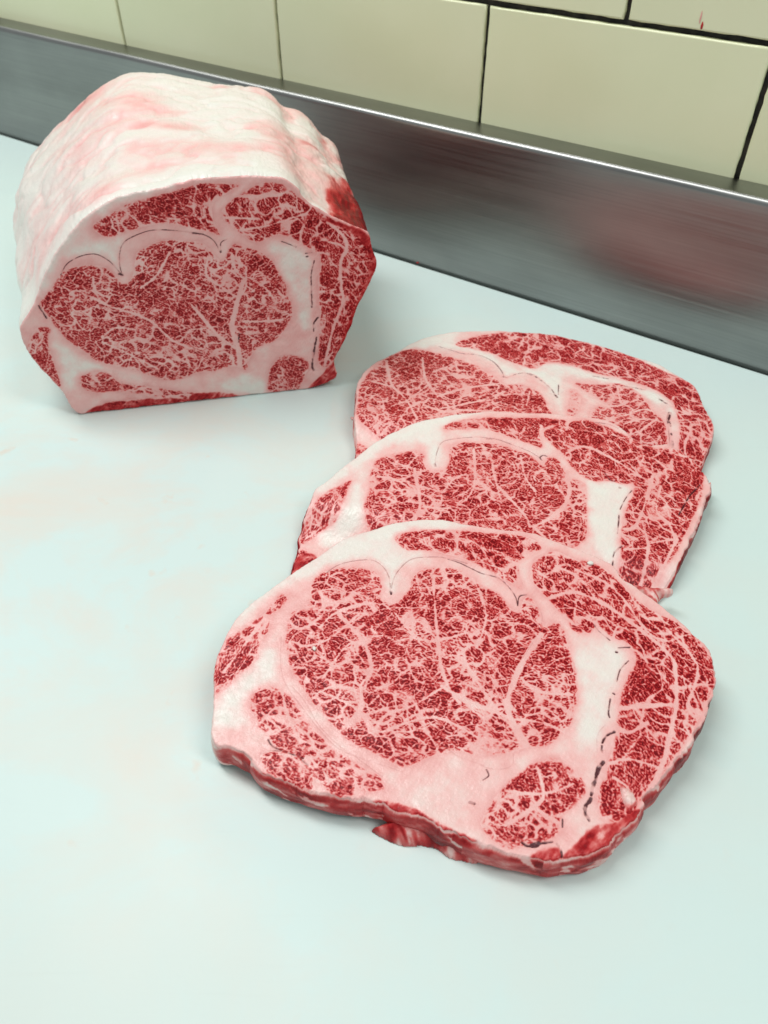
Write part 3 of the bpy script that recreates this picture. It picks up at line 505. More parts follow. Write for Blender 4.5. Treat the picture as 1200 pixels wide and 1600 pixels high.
def emit_face(C, place, parent, flip=False):
    for li in np.unique(C['lab']):
        F = C['F'][C['lab'] == li]
        u, inv = np.unique(F.ravel(), return_inverse=True)
        V = place(C['P'][u], C['rel'][u])
        F2 = inv.reshape(-1, 4)
        if flip: F2 = F2[:, ::-1]
        build_mesh('fat' if li == 0 else C['names'][li - 1], V * 0.001, F2, {k: a[u] for k, a in C['attr'].items()}, parent)
def strip(n, rings, off=0):
    i = np.arange(n); j = (i + 1) % n; F = []
    for r in range(rings - 1):
        F.append(np.stack([r * n + i, (r + 1) * n + i, (r + 1) * n + j, r * n + j], 1))
    return np.concatenate(F)

def thing(name, label, cat, loc, rz=0.0, group=None):
    o = bpy.data.objects.new(name, None); sc.collection.objects.link(o); o.empty_display_size = 0.02
    o.location = loc; o.rotation_euler = (0, 0, rz); o['label'] = label; o['category'] = cat
    if group: o['group'] = group
    return o
def tag(o, label, cat, group=None):
    o['label'] = label; o['category'] = cat
    if group: o['group'] = group
    return o

def flap(poly, zb, height, leanv, seed, parent, tilt=(0, 0)):
    """a ragged torn bit of meat: a domed fibrous lump over an outline"""
    p = spline(poly, 5); G = Grid(p.min(0) - 2, p.max(0) + 2, 0.45)
    X, Y = G.X, G.Y
    sd = G.sdf(p, 10) + 0.8 * vnoise(X, Y, 4.0, seed, 3)
    c = p - p.mean(0); ang = 0.5 * math.atan2(2 * (c[:, 0] * c[:, 1]).sum(), (c[:, 0] ** 2).sum() - (c[:, 1] ** 2).sum())
    ca, sa = math.cos(ang + 0.9), math.sin(ang + 0.9)
    fib = 1.3 * vnoise((X * ca + Y * sa), (-X * sa + Y * ca) * 0.3, 1.7, seed + 1, 3)
    jj, ii = np.nonzero((sd[:-1, :-1] < 0) & (sd[1:, :-1] < 0) & (sd[:-1, 1:] < 0) & (sd[1:, 1:] < 0))
    v0 = jj * G.nx + ii; F = np.stack([v0, v0 + 1, v0 + G.nx + 1, v0 + G.nx], 1)
    u, inv = np.unique(F.ravel(), return_inverse=True); F = inv.reshape(-1, 4)
    x, y, s = X.ravel()[u], Y.ravel()[u], -sd.ravel()[u]
    dome = np.clip(1 - (1 - np.clip(s / (height * 0.8), 0, 1)) ** 2, 0, 1) ** 0.7
    z = zb + height * dome * (0.85 + 0.15 * vnoise(x, y, 5.0, seed + 2, 2)) + 0.55 * fib.ravel()[u] + 0.9 * vnoise(x, y, 3.5, seed + 3, 3)
    z = np.maximum(z, zb - 0.2)
    ln = np.clip(leanv + 0.30 * fib.ravel()[u] + 0.45 * vnoise(x, y, 7.0, seed + 4, 3), 0, 0.9)
    V = np.stack([x, y, z], 1)
    lp = boundary_loop(F); n = len(lp); base = len(V)
    W = np.concatenate([V, np.stack([x[lp], y[lp], np.full(n, zb - 1.5)], 1)])
    i = np.arange(n); j = (i + 1) % n
    F = np.concatenate([F, np.stack([lp[i], base + i, base + j, lp[j]], 1)])
    W[:, 2] = np.maximum(W[:, 2], 0.2)
    ln = np.concatenate([ln, ln[lp]])
    return build_mesh('torn_flap', W * 0.001, F, dict(lean=ln, pink=np.full(len(W), 0.45), dark=np.zeros(len(W))), parent)

# ------------------------------------------------------------------ setting
WALL_DIR = Vector((0.829, -0.5592, 0)); WALL_N = Vector((-0.5592, -0.829, 0))     # along the wall, and out of it
WALL_O = Vector((-0.5053, 1.0771, 0))
def wall_pt(s, out, z): return WALL_O + WALL_DIR * s + WALL_N * out + Vector((0, 0, z))

def steel_material():
    m, nt, b = new_mat('brushed_steel')
    tc = N(nt, 'ShaderNodeTexCoord')
    mp = N(nt, 'ShaderNodeMapping'); mp.inputs['Scale'].default_value = (1.2, 60, 160); L(nt, tc.outputs['Object'], mp.inputs[0])
    n = N(nt, 'ShaderNodeTexNoise', i_Scale=4.0, i_Detail=8.0, i_Roughness=0.65); L(nt, mp.outputs[0], n.inputs['Vector'])
    mp2 = N(nt, 'ShaderNodeMapping'); mp2.inputs['Scale'].default_value = (1.0, 3, 3.0); L(nt, tc.outputs['Object'], mp2.inputs[0])
    n2 = N(nt, 'ShaderNodeTexNoise', i_Scale=7.0, i_Detail=5.0); L(nt, mp2.outputs[0], n2.inputs['Vector'])
    c = ramp(nt, n.outputs[0], [(0.3, (0.29, 0.295, 0.29, 1)), (0.7, (0.37, 0.375, 0.365, 1))])
    c2 = ramp(nt, n2.outputs[0], [(0.35, g4(0.80)), (0.65, g4(1.0))])
    L(nt, mixc(nt, 1.0, c.outputs[0], c2.outputs[0], 'MULTIPLY'), b.inputs['Base Color'])
    b.inputs['Metallic'].default_value = 1.0
    r = N(nt, 'ShaderNodeMapRange'); L(nt, n.outputs[0], r.inputs[0]); r.inputs[1].default_value = 0.3; r.inputs[2].default_value = 0.7
    r.inputs[3].default_value = 0.27; r.inputs[4].default_value = 0.42; L(nt, r.outputs[0], b.inputs['Roughness'])
    b.inputs['Anisotropic'].default_value = 0.7
    tg = N(nt, 'ShaderNodeTangent', direction_type='RADIAL', axis='X')
    tv = N(nt, 'ShaderNodeVectorTransform', vector_type='VECTOR', convert_from='OBJECT', convert_to='WORLD')
    tv.inputs[0].default_value = (1, 0, 0); L(nt, tv.outputs[0], b.inputs['Tangent'])
    bp = N(nt, 'ShaderNodeBump', i_Strength=0.10, i_Distance=0.0005); L(nt, n.outputs[0], bp.inputs['Height']); L(nt, bp.outputs[0], b.inputs['Normal'])
    return m
def tile_material():
    m, nt, b = new_mat('cream_glaze')
    tc = N(nt, 'ShaderNodeTexCoord'); oi = N(nt, 'ShaderNodeObjectInfo')
    n = N(nt, 'ShaderNodeTexNoise', i_Scale=9.0, i_Detail=4.0); L(nt, tc.outputs['Object'], n.inputs['Vector'])
    c = ramp(nt, n.outputs[0], [(0.3, (0.73, 0.765, 0.50, 1)), (0.7, (0.78, 0.80, 0.55, 1))])
    v = ramp(nt, oi.outputs['Random'], [(0.0, (0.93, 0.93, 0.93, 1)), (1.0, g4(1.0))])
    L(nt, mixc(nt, 1.0, c.outputs[0], v.outputs[0], 'MULTIPLY'), b.inputs['Base Color'])
    b.inputs['Roughness'].default_value = 0.22
    n2 = N(nt, 'ShaderNodeTexNoise', i_Scale=300.0, i_Detail=2.0); L(nt, tc.outputs['Object'], n2.inputs['Vector'])
    bp = N(nt, 'ShaderNodeBump', i_Strength=0.08, i_Distance=0.0006); L(nt, n2.outputs[0], bp.inputs['Height']); L(nt, bp.outputs[0], b.inputs['Normal'])
    return m
def grout_material():
    m, nt, b = new_mat('black_grout')
    tc = N(nt, 'ShaderNodeTexCoord')
    n = N(nt, 'ShaderNodeTexNoise', i_Scale=120.0, i_Detail=5.0); L(nt, tc.outputs['Object'], n.inputs['Vector'])
    c = ramp(nt, n.outputs[0], [(0.35, (0.008, 0.008, 0.008, 1)), (0.75, (0.05, 0.045, 0.035, 1))])
    L(nt, c.outputs[0], b.inputs['Base Color']); b.inputs['Roughness'].default_value = 0.85
    return m
def board_material():
    m, nt, b = new_mat('white_polyethylene')
    tc = N(nt, 'ShaderNodeTexCoord')
    base = (0.59, 0.725, 0.70, 1)
    # washed-out meat-juice stains
    mp = N(nt, 'ShaderNodeMapping'); mp.inputs['Scale'].default_value = (1, 1.35, 1); mp.inputs['Rotation'].default_value = (0, 0, 0.5); L(nt, tc.outputs['Object'], mp.inputs[0])
    n1 = N(nt, 'ShaderNodeTexNoise', i_Scale=10.0, i_Detail=7.0, i_Roughness=0.62, i_Distortion=0.4); L(nt, mp.outputs[0], n1.inputs['Vector'])
    s1 = ramp(nt, n1.outputs[0], [(0.43, g4(0)), (0.54, g4(0.55)), (0.70, g4(1.0))])
    n0 = N(nt, 'ShaderNodeTexNoise', i_Scale=3.2, i_Detail=2.0); L(nt, tc.outputs['Object'], n0.inputs['Vector'])
    # stains lie where meat has been handled: the middle and left of the board
    gd = N(nt, 'ShaderNodeVectorMath', operation='DISTANCE'); L(nt, tc.outputs['Object'], gd.inputs[0]); gd.inputs[1].default_value = (-0.17, 0.34, 0.0)
    ar = N(nt, 'ShaderNodeMapRange'); L(nt, gd.outputs['Value'], ar.inputs[0]); ar.inputs[1].default_value = 0.42; ar.inputs[2].default_value = 0.12
    ar.inputs[3].default_value = 0.12; ar.inputs[4].default_value = 1.0
    mm = N(nt, 'ShaderNodeMath', operation='MULTIPLY'); L(nt, s1.outputs[0], mm.inputs[0]); L(nt, ar.outputs[0], mm.inputs[1])
    m2 = N(nt, 'ShaderNodeMath', operation='MULTIPLY'); L(nt, mm.outputs[0], m2.inputs[0]); m2.inputs[1].default_value = 1.0
    c = mixc(nt, m2.outputs[0], base, (0.67, 0.655, 0.59, 1))
    # faint greyer wiped patches
    n4 = N(nt, 'ShaderNodeTexNoise', i_Scale=5.0, i_Detail=5.0, i_Distortion=0.6); L(nt, tc.outputs['Object'], n4.inputs['Vector'])
    s4 = ramp(nt, n4.outputs[0], [(0.42, g4(0.0)), (0.5, g4(0.8)), (0.7, g4(1.0))])
    f4 = N(nt, 'ShaderNodeMath', operation='MULTIPLY'); L(nt, s4.outputs[0], f4.inputs[0]); f4.inputs[1].default_value = 0.4
    c = mixc(nt, f4.outputs[0], c, (0.61, 0.725, 0.69, 1))
    # small orange-brown specks
    n5 = N(nt, 'ShaderNodeTexNoise', i_Scale=46.0, i_Detail=3.0); L(nt, tc.outputs['Object'], n5.inputs['Vector'])
    s5 = ramp(nt, n5.outputs[0], [(0.68, g4(0)), (0.78, g4(0.5))])
    m5 = N(nt, 'ShaderNodeMath', operation='MULTIPLY'); L(nt, s5.outputs[0], m5.inputs[0]); L(nt, ar.outputs[0], m5.inputs[1])
    c = mixc(nt, m5.outputs[0], c, (0.70, 0.52, 0.40, 1))
    mps = N(nt, 'ShaderNodeMapping'); mps.inputs['Scale'].default_value = (16, 330, 1); mps.inputs['Rotation'].default_value = (0, 0, -0.75); L(nt, tc.outputs['Object'], mps.inputs[0])
    ws = N(nt, 'ShaderNodeTexNoise', i_Scale=1.0, i_Detail=3.0, i_Distortion=0.3); L(nt, mps.outputs[0], ws.inputs['Vector'])
    ks = ramp(nt, ws.outputs[0], [(0.62, g4(0)), (0.74, g4(0.03))])
    c = mixc(nt, ks.outputs[0], c, (0.40, 0.42, 0.38, 1))
    L(nt, c, b.inputs['Base Color'])
    rr = N(nt, 'ShaderNodeMapRange'); L(nt, n4.outputs[0], rr.inputs[0]); rr.inputs[1].default_value = 0.3; rr.inputs[2].default_value = 0.7
    rr.inputs[3].default_value = 0.42; rr.inputs[4].default_value = 0.6; L(nt, rr.outputs[0], b.inputs['Roughness'])
    # knife scratches and grain
    w = N(nt, 'ShaderNodeTexNoise', i_Scale=260.0, i_Detail=3.0); L(nt, tc.outputs['Object'], w.inputs['Vector'])
    mp3 = N(nt, 'ShaderNodeMapping'); mp3.inputs['Scale'].default_value = (8, 420, 1); mp3.inputs['Rotation'].default_value = (0, 0, 0.9); L(nt, tc.outputs['Object'], mp3.inputs[0])
    w2 = N(nt, 'ShaderNodeTexNoise', i_Scale=1.0, i_Detail=2.0); L(nt, mp3.outputs[0], w2.inputs['Vector'])
    k2 = ramp(nt, w2.outputs[0], [(0.30, g4(0.7)), (0.36, g4(1))])
    ad = N(nt, 'ShaderNodeMath', operation='ADD'); L(nt, w.outputs[0], ad.inputs[0]); L(nt, k2.outputs[0], ad.inputs[1])
    bp = N(nt, 'ShaderNodeBump', i_Strength=0.07, i_Distance=0.0004); L(nt, ad.outputs[0], bp.inputs['Height']); L(nt, bp.outputs[0], b.inputs['Normal'])
    return m

def poly_mesh(name, verts, faces, mat, parent=None, smooth_shade=False):
    me = bpy.data.meshes.new(name); me.from_pydata([tuple(v) for v in verts], [], faces); me.update()
    me.materials.append(mat)
    for p in me.polygons: p.use_smooth = smooth_shade
    o = bpy.data.objects.new(name, me); sc.collection.objects.link(o)
    if parent: o.parent = parent
    return o

# cutting board: a slab that butts against the steel, bevelled along that edge
def build_board():
    v = []; f = []
    prof = [(1.2, -0.0), (0.006, 0.0), (0.0035, -0.0008), (0.0025, -0.003), (0.0025, -0.03), (1.2, -0.03)]
    ss = (-0.9, 2.2)
    for s in ss:
        for o_, z in prof: v.append(wall_pt(s, o_, z))
    n = len(prof)
    for i in range(n):
        j = (i + 1) % n; f.append((i, j, n + j, n + i))
    f.append(tuple(range(n - 1, -1, -1))); f.append(tuple(range(n, 2 * n)))
    o = poly_mesh('cutting_board', v, f, board_material())
    tag(o, 'large white plastic cutting board with faint pink stains under the meat', 'cutting board')
build_board()

# steel backsplash: upright panel, rolled lip, narrow ledge running back to the tiles
def build_steel():
    org = WALL_O; ang = math.atan2(WALL_DIR.y, WALL_DIR.x)
    prof = [(0.0, -0.03)] + [(0.0, z) for z in (0.0, 0.03, 0.06, 0.09, 0.115)]
    R = 0.0050; top = 0.1297
    for k in range(9):
        t = math.pi / 2 * k / 8
        prof.append((R - R * math.cos(t), top - R + R * math.sin(t)))
    prof += [(0.014, top + 0.0001), (0.0262, top + 0.0004)]
    sN = 40; v = []; f = []
    rng = np.random.RandomState(4)
    for a in range(sN + 1):
        s = -0.9 + 3.1 * a / sN
        wv = 0.0006 * math.sin(s * 9) + 0.0003 * math.sin(s * 23 + 1)
        for d, z in prof: v.append((s, d + wv * (0.3 if z < 0.1 else 1.0) * (1 if d < 0.02 else 0), z))
    n = len(prof)
    for a in range(sN):
        for i in range(n - 1): f.append((a * n + i, (a + 1) * n + i, (a + 1) * n + i + 1, a * n + i + 1))
    o = poly_mesh('steel_backsplash', v, f, steel_material(), None, True)
    o.location = org; o.rotation_euler = (0, 0, ang)
    tag(o, 'brushed stainless steel backsplash with a bright rolled lip behind the board', 'backsplash')
build_steel()

# tiled wall
def build_tiles():
    ang = math.atan2(WALL_DIR.y, WALL_DIR.x)
    W, Hh, g = 0.2195, 0.1098, 0.0036
    back = 0.0262 + 0.004
    gv = [(-0.9, back, 0.0), (2.2, back, 0.0), (2.2, back, 0.75), (-0.9, back, 0.75), (-0.9, back + 0.03, 0.0), (2.2, back + 0.03, 0.0), (2.2, back + 0.03, 0.75), (-0.9, back + 0.03, 0.75)]
    gf = [(0, 1, 2, 3), (5, 4, 7, 6), (3, 2, 6, 7), (1, 5, 6, 2), (4, 0, 3, 7), (4, 5, 1, 0)]
    wall = poly_mesh('tile_wall', gv, gf, grout_material())
    wall.location = WALL_O; wall.rotation_euler = (0, 0, ang); wall['kind'] = 'structure'
    wall['label'] = 'cream tiled wall with black grout behind the steel'
    tm = tile_material(); rng = np.random.RandomState(11)
    def tile_mesh(sd):
        r = np.random.RandomState(sd); w, h_ = W - g, Hh - g; v = []; f = []
        # rounded-edge tile with slightly chipped outline: three rings
        m = 22
        def ringpts(inset, jit):
            pts = []
            for a, b in (((0, 0), (1, 0)), ((1, 0), (1, 1)), ((1, 1), (0, 1)), ((0, 1), (0, 0))):
                for k in range(m):
                    t = k / m; x = a[0] + (b[0] - a[0]) * t; y = a[1] + (b[1] - a[1]) * t
                    px = -w / 2 + inset + x * (w - 2 * inset); py = -h_ / 2 + inset + y * (h_ - 2 * inset)
                    pts.append((px + r.uniform(-jit, jit), py + r.uniform(-jit, jit)))
            return pts
        n = 4 * m
        for inset, d, jit in ((0, 0.0045, 0.0004), (0.0, 0.0012, 0.0004), (0.0005, 0.0004, 0.0002), (0.0012, 0.0, 0.0)):
            for px, py in ringpts(inset, jit): v.append((px, d, py))
        for q in range(3):
            for i in range(n):
                j = (i + 1) % n; f.append((q * n + i, q * n + j, (q + 1) * n + j, (q + 1) * n + i))
        f.append(tuple(range(3 * n, 4 * n)))
        me = bpy.data.meshes.new('tile'); me.from_pydata(v, [], f); me.materials.append(tm)
        for p in me.polygons[:-1]: p.use_smooth = True
        me.update(); return me
    meshes = [tile_mesh(i) for i in range(3)]
    zj = 0.2180
    for row, (zc, s0) in enumerate(((zj - Hh / 2, 0.6905), (zj + Hh / 2, 0.8025), (zj + 1.5 * Hh, 0.6905), (zj - 1.5 * Hh, 0.8025))):
        for k in range(-6, 6):
            s = s0 + W * (k + 0.5)
            if s < -0.75 or s > 2.0: continue
            o = bpy.data.objects.new('tile', meshes[rng.randint(3)]); sc.collection.objects.link(o); o.parent = wall
            o.location = (s + rng.uniform(-.0004, .0004), back - 0.004 + rng.uniform(-.0003, .0003), zc + rng.uniform(-.0003, .0003))
            o.rotation_euler = (rng.uniform(-.004, .004), rng.uniform(-.0015, .0015), rng.uniform(-.004, .004))
build_tiles()

# ------------------------------------------------------------------ steaks
def steak(S, h, seed, label, thick, wall_lean, turn=0.0, soft=0.0, bulge=1.0):
    ox, oy = S['origin']; a, b = S['plane']
    root = thing('beef_steak', label, 'steak', (ox, oy, 0), 0, 'steaks shingled on the board')
    C = cut_face(S, h, seed, turn, soft)
    hid = S.get('hide')
    def top(P): 
        z = (a + b * (P[:, 1] * 0.001 + oy)) * 1000
        if hid:      # the part tucked under the next steak sinks
            z = z - hid[2] * smooth(0, hid[1], hid[0] - (P[:, 1] - hid[3] * P[:, 0]))
        return z
    emit_face(C, lambda P, r: np.column_stack([P[:, 0], P[:, 1], top(P) + r]), root)
    lp = C['loop']; n = len(lp); P = C['P'][lp]; nr = C['nrm']
    zt = top(P) + C['rel'][lp]
    zb = np.maximum(0.3, top(P) - thick - 6.0 * smooth(20, 26, top(P)))
    fr = [0, .03, .07, .12, .18, .25, .32, .39, .46, .53, .60, .67, .74, .80, .86, .92, .97, 1.0]; outw = np.interp(fr, [0, .05, .14, .28, .45, .62, .78, .9, 1.0], [0, .35, .8, 1.2, 1.35, 1.3, 1.2, .9, .2])
    s = np.concatenate([[0], np.cumsum(np.hypot(*np.diff(P, axis=0).T))])
    kk_ = 31; Pw = np.stack([np.convolve(np.concatenate([P[-kk_:, i], P[:, i], P[:kk_, i]]), np.ones(kk_) / kk_, 'same')[kk_:-kk_] for i in (0, 1)], 1)
    V = []; LN = []; PK = []
    near = C['msd'][lp]; redd = C['red'][lp]
    lb = np.clip(smooth(5.0, 0.5, near), 0, 1) * 0.60
    lb = np.maximum(lb, 0.6 * smooth(3.0, 0.5, redd))
    k = 41; lb = np.convolve(np.concatenate([lb[-k:], lb, lb[:k]]), np.ones(k) / k, 'same')[k:-k]
    lb = np.maximum(lb, wall_lean(P))
    bl = bulge(P) if callable(bulge) else bulge
    for q, (f_, o_) in enumerate(zip(fr, outw)):
        nz = 0.0 if q == 0 else 1.0
        d = o_ * bl + nz * (0.75 * vnoise(s * 0.45, np.full(n, f_ * 26.0), 6.0, seed + 201, 2) + 0.9 * f_ * vnoise(s, np.full(n, 3.0 + f_ * 3), 11.0, seed + 202, 2))
        z = zt + (zb - zt) * f_ + nz * (1 - f_) * 0.25 * vnoise(s, np.full(n, f_ * 9), 3.0, seed + 203)
        Pq = P + (Pw - P) * min(1.0, f_ * 3)
        V.append(np.column_stack([Pq[:, 0] + nr[:, 0] * d, Pq[:, 1] + nr[:, 1] * d, z]))
        fib = vnoise(s * 0.5 + 8 * f_, np.full(n, f_ * 20.0), 2.6, seed + 204, 2); big = vnoise(s * 0.7 + 9 * f_, np.full(n, f_ * 22.0), 8.0, seed + 205, 3)
        mid = (C['attr']['lean'][lp] if q == 0 else 0)
        w = min(1.0, f_ * 8)
        LN.append(np.clip((1 - w) * mid + w * lb * (1.0 + 0.35 * fib + 0.55 * big) * (1 - 0.75 * smooth(0.22, 0.5, vnoise(s * 0.8 - 14 * f_, np.full(n, f_ * 18.0), 6.0, seed + 206, 3))), 0, 0.95))
        PK.append(np.clip((1 - w) * C['attr']['pink'][lp] + w * (0.22 + 0.3 * lb + 0.25 * big + 0.12 * fib), 0.02, 1))
    build_mesh('rim', np.concatenate(V) * 0.001, strip(n, len(fr)), dict(lean=np.concatenate(LN), pink=np.concatenate(PK), dark=np.zeros(n * len(fr))), root)
    for i, (nm, poly, zb_, hh, lv) in enumerate(S['flaps']):
        flap(poly, zb_, hh, lv, seed + 300 + 7 * i, root)
    return root
SECTIONS['front']['ragged'] = lambda x, y: np.maximum(smooth(-20, -45, y), smooth(60, 90, x) * smooth(30, 10, y))
SECTIONS['mid']['ragged'] = lambda x, y: np.maximum(smooth(-85, -110, x) * smooth(20, -10, y), smooth(80, 100, x))
SECTIONS['mid']['hide'] = (-32.0, 30.0, 9.0, -0.22)
SECTIONS['back']['hide'] = (-22.0, 30.0, 8.0, -0.05)
steak(SECTIONS['front'], 0.30, 1, 'fully visible marbled beef steak lying on top, nearest the front of the board', 18.0,
      lambda P: 0.52 * smooth(20, -5, P[:, 1]) * smooth(-125, -112, P[:, 0]) + 0.2 * smooth(70, 95, P[:, 0]), 0.0, 0.0,
      lambda P: 0.8 + 0.9 * smooth(0, -60, P[:, 1]))
steak(SECTIONS['mid'], 0.33, 2, 'middle beef steak, its near edge covered by the front steak', 16.0,
      lambda P: 0.78 * smooth(60, 90, P[:, 0]) + 0.75 * smooth(-90, -110, P[:, 0]) * smooth(0, -20, P[:, 1]), 0.05, 0.05, 1.2)
steak(SECTIONS['back'], 0.40, 3, 'rearmost beef steak lying flat beside the steel, half under the middle steak', 17.0,
      lambda P: 0.7 * smooth(60, 90, P[:, 0]), -0.15, 0.15, 0.9)

# ------------------------------------------------------------------ roast
def roast():
    S = SECTIONS['roast']; S['pinker'] = 0.10; ox, oy = S['origin']
    S['outline'] = [(x, max(z, 0.6)) for x, z in S['outline']]
    root = thing('beef_roast', 'large boneless beef rib roast standing on the board with its cut face forward', 'roast', (ox, oy, 0), S['angle'])
    C = cut_face(S, 0.42, 4, 0.0, 0.12, 1.5)
    emit_face(C, lambda P, r: np.column_stack([P[:, 0], -r, np.maximum(P[:, 1], 0.3)]), root)
    lp = C['loop']; n = len(lp); P = C['P'][lp]; nr = C['nrm']
    LX = np.array([-25, 30, 100, 140, 175, 205, 240.]); LV = np.array([240, 245, 235, 222, 212, 200, 182.])
    k = 61
    nrs = np.stack([np.convolve(np.concatenate([nr[-k:, i], nr[:, i], nr[:k, i]]), np.ones(k) / k, 'same')[k:-k] for i in (0, 1)], 1)
    s = np.concatenate([[0], np.cumsum(np.hypot(*np.diff(P, axis=0).T))])
    Ps = np.stack([np.convolve(np.concatenate([P[-k:, i], P[:, i], P[:k, i]]), np.ones(35) / 35, 'same')[k:-k] for i in (0, 1)], 1)
    length = np.interp(P[:, 0], LX, LV)
    # where around the outline the fat cover gives way to lean: the right flank and the underside
    flank = smooth(176, 190, P[:, 0] + 0.15 * (P[:, 1] - 140)) * smooth(147, 130, P[:, 1])
    under = smooth(24, 8, P[:, 1])
    V, LN, PK, DK = [], [], [], []
    NR = 110; cx = np.array([100.0, 80.0])
    for q in range(NR + 1):
        t = q / NR; dep = length * (t ** 1.15); tv = np.full(n, 0.0) + dep
        endr = smooth(0.86, 1.0, t) ** 1.6
        shrink = 1 - 0.10 * endr
        Q = P + (Ps - P) * min(1.0, t * 25)
        fillx = 9 * smooth(0.05, 0.5, t) * np.exp(-((P[:, 0] - 196) / 16) ** 2) * smooth(110, 130, P[:, 1])
        Q = Q + nrs * fillx[:, None]
        Q = Q + nrs * (13 * smooth(0.0, 0.75, t) * smooth(125, 60, P[:, 0]) * smooth(60, 110, P[:, 1]))[:, None]
        Q = Q - np.column_stack([24 * smooth(0.0, 0.85, t) * smooth(70, -10, P[:, 0]) * smooth(165, 95, P[:, 1]), np.zeros(n)])
        base = cx + (Q - cx) * shrink
        ramp_in = min(1.0, t * 14)
        rid = 1 - np.abs(vnoise(s * 0.7 + 0.5 * tv, tv - 0.25 * s, 24.0, 408, 3)) * 2
        d = ramp_in * (2.6 * vnoise(s, tv, 38.0, 401, 2) + 1.1 * vnoise(s * 0.7, tv, 13.0, 402, 3) + 0.25 * vnoise(s, tv, 3.0, 403, 2) - 1.1 * smooth(0.55, 1.0, rid))
        d += 1.1 * math.sin(min(1, t * 18) * math.pi / 2) * (1 - flank)       # the fat swells out a little past the cut
        # folds: soft creases running round the roast
        d += ramp_in * -1.3 * np.exp(-((dep - 72 - 16 * vnoise(s, tv * 0, 60.0, 404) - 0.12 * (s - 300)) / 3.0) ** 2) * smooth(-0.2, 0.5, vnoise(s, tv, 45, 405))
        d += ramp_in * -1.5 * np.exp(-((dep - 130 - 22 * vnoise(s, tv * 0, 70.0, 406)) / 4.0) ** 2) * smooth(-0.3, 0.5, vnoise(s, tv, 50, 407))
        x = base[:, 0] + nrs[:, 0] * d; z = np.maximum(base[:, 1] + nrs[:, 1] * d - (0 if t < 0.8 else 0), 0.3)
        y = dep - C['rel'][lp] * np.clip(1 - dep / 7.0, 0, 1)
        V.append(np.column_stack([x, y, z]))
        fr_edge = 0.9 * vnoise(s, tv, 16.0, 410, 3)
        fl = smooth(0.25, 1.0, flank + 0.30 * fr_edge - 0.55 * smooth(30, 90, dep) * smooth(60, 120, P[:, 1]))
        stri = vnoise(s, tv * 0.25, 2.2, 411, 3)
        ln = np.clip(np.maximum(fl * (0.80 + 0.38 * stri), under * (0.45 + 0.3 * stri)), 0, 0.95)
        wq = 14 * vnoise(s, tv, 30.0, 414, 2)
        pk = 0.12 + 0.42 * smooth(-0.35, 0.75, vnoise(s + wq, tv * 1.2 + wq, 52.0, 415, 2) + 0.02) + 0.13 * vnoise(s + wq, tv + wq, 9.0, 413, 3) + 0.14 * smooth(0.7, 1.0, rid)
        pk -= 0.12 * smooth(25, 5, dep) + 0.15 * smooth(110, 60, P[:, 1]) * (P[:, 0] < 60)
        # a few bruised red spots
        for (ss_, dd_, r_, amt) in ((430, 92, 9, .55), (455, 100, 7, .5), (330, 108, 5, 0.7), (505, 205, 8, .5), (480, 12, 9, .5), (398, 190, 6, .4)):
            pk = pk + amt * np.exp(-(((s - ss_) / (r_ * 1.6)) ** 2 + ((dep - dd_) / r_) ** 2))
        if q == 0: pk = np.minimum(pk, 0.12); ln = np.where(flank > 0.5, ln, C['attr']['lean'][lp] * 0.4)
        LN.append(ln); PK.append(np.clip(pk, 0.02, 0.95)); DK.append(np.zeros(n))
    VV = np.concatenate(V); F = strip(n, NR + 1)[:, ::-1]
    # rear cut: close the end
    c = VV[-n:].mean(0); ci = len(VV); VV = np.vstack([VV, c[None, :]])
    i = np.arange(n) + NR * n; j = NR * n + (np.arange(n) + 1) % n
    F = np.concatenate([F, np.stack([i, j, np.full(n, ci), np.full(n, ci)], 1)]) if False else F
    build_mesh('fat_cover', VV * 0.001, F, dict(lean=np.append(np.concatenate(LN), .5), pink=np.append(np.concatenate(PK), .4), dark=np.append(np.concatenate(DK), 0)), root)
    Vb = np.vstack([VV[NR * n:NR * n + n], c[None, :]]); Fb = np.stack([np.arange(n), np.full(n, n), (np.arange(n) + 1) % n], 1)
    build_mesh('rear_cut', Vb * 0.001, Fb, dict(lean=np.full(n + 1, .55), pink=np.full(n + 1, .4), dark=np.zeros(n + 1)), root)
    return root, C
roast()

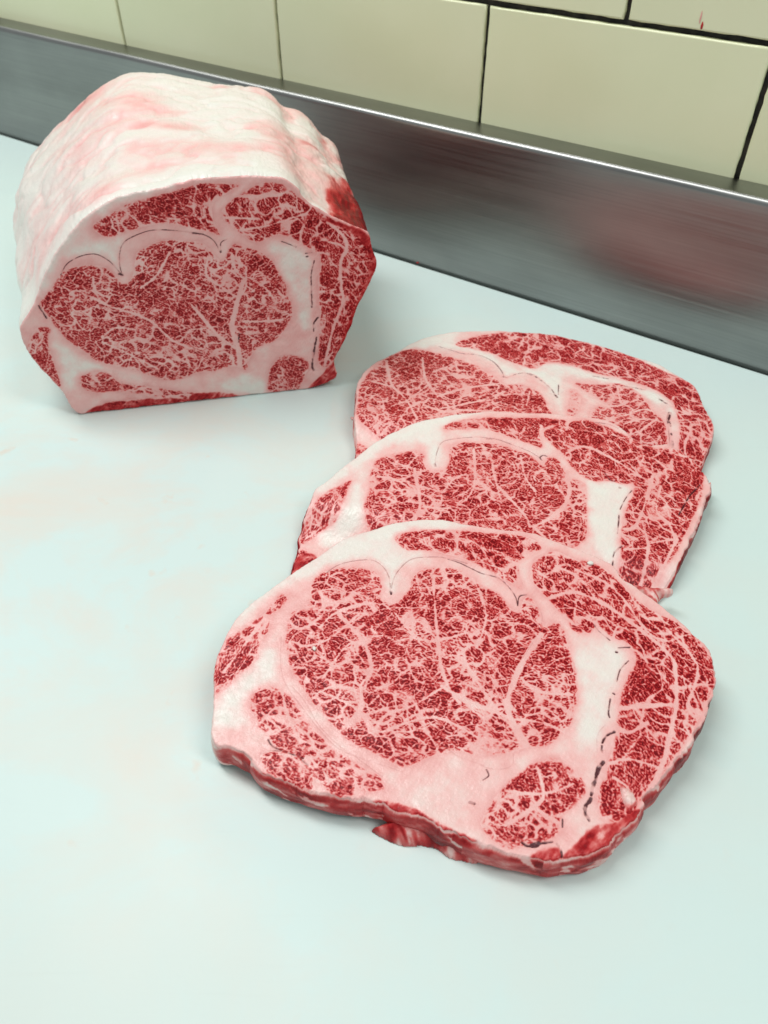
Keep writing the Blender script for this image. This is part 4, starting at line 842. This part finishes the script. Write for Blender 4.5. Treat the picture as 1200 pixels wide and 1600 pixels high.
# ------------------------------------------------------------------ small things
def crumb(name, loc, r, lean, pink, seed, label, cat, squash=0.6, dims=None, rot=None):
    rng = np.random.RandomState(seed); V = []; F = []; nu, nv = 12, 8
    for j in range(nv + 1):
        th = math.pi * j / nv
        for i in range(nu):
            ph = 2 * math.pi * i / nu; V.append((math.sin(th) * math.cos(ph), math.sin(th) * math.sin(ph), math.cos(th)))
    V = np.array(V); d = 1 + 0.35 * vnoise(V[:, 0] * 2 + V[:, 2], V[:, 1] * 2 - V[:, 2], 1.0, seed, 2)
    V = V * d[:, None] * np.array(dims if dims else [1.3, 0.9, squash]) * r
    F = np.concatenate([np.stack([j * nu + np.arange(nu), (j + 1) * nu + np.arange(nu), (j + 1) * nu + (np.arange(nu) + 1) % nu, j * nu + (np.arange(nu) + 1) % nu], 1) for j in range(nv)])
    n = len(V)
    o = build_mesh(name, V * 0.001, F, dict(lean=np.full(n, lean), pink=np.full(n, pink), dark=np.zeros(n)), None)
    o.location = loc; o.rotation_euler = (0, 0, seed if rot is None else rot); return tag(o, label, cat)
crumb('fat_crumb', (0.1175, 0.2940, 0.0295), 1.50, 0.00, 0.03, 3, 'white fat crumb on the upper right edge of the front steak', 'crumb', 0.60)
crumb('fat_crumb', (-0.0364, 0.2380, 0.0258), 1.10, 0.00, 0.10, 5, "tiny pale fat crumb on the left side of the front steak's eye muscle", 'crumb', 0.60)
crumb('meat_scrap', (0.0333, 0.7138, 0.0006), 1.50, 0.70, 0.50, 7, 'small red meat scrap on the board against the steel', 'scrap', 0.40)
crumb('meat_scrap', (-0.0227, 0.4651, 0.0006), 2.00, 0.15, 0.50, 9, 'pale ragged meat scrap at the left edge of the rearmost steak', 'scrap', 0.50)
crumb('blood_drip', (0.2203, 0.6190, 0.2232), 1.0, 0.55, 0.6, 21, 'small red drip dried on the upper right cream tile', 'stain', dims=(0.90, 0.35, 2.20), rot=-0.5934)
crumb('blood_drip', (0.2185, 0.6202, 0.2279), 1.0, 0.20, 0.6, 21, 'faint thin red streak above the drip on the cream tile', 'stain', dims=(0.50, 0.35, 3.50), rot=-0.5934)
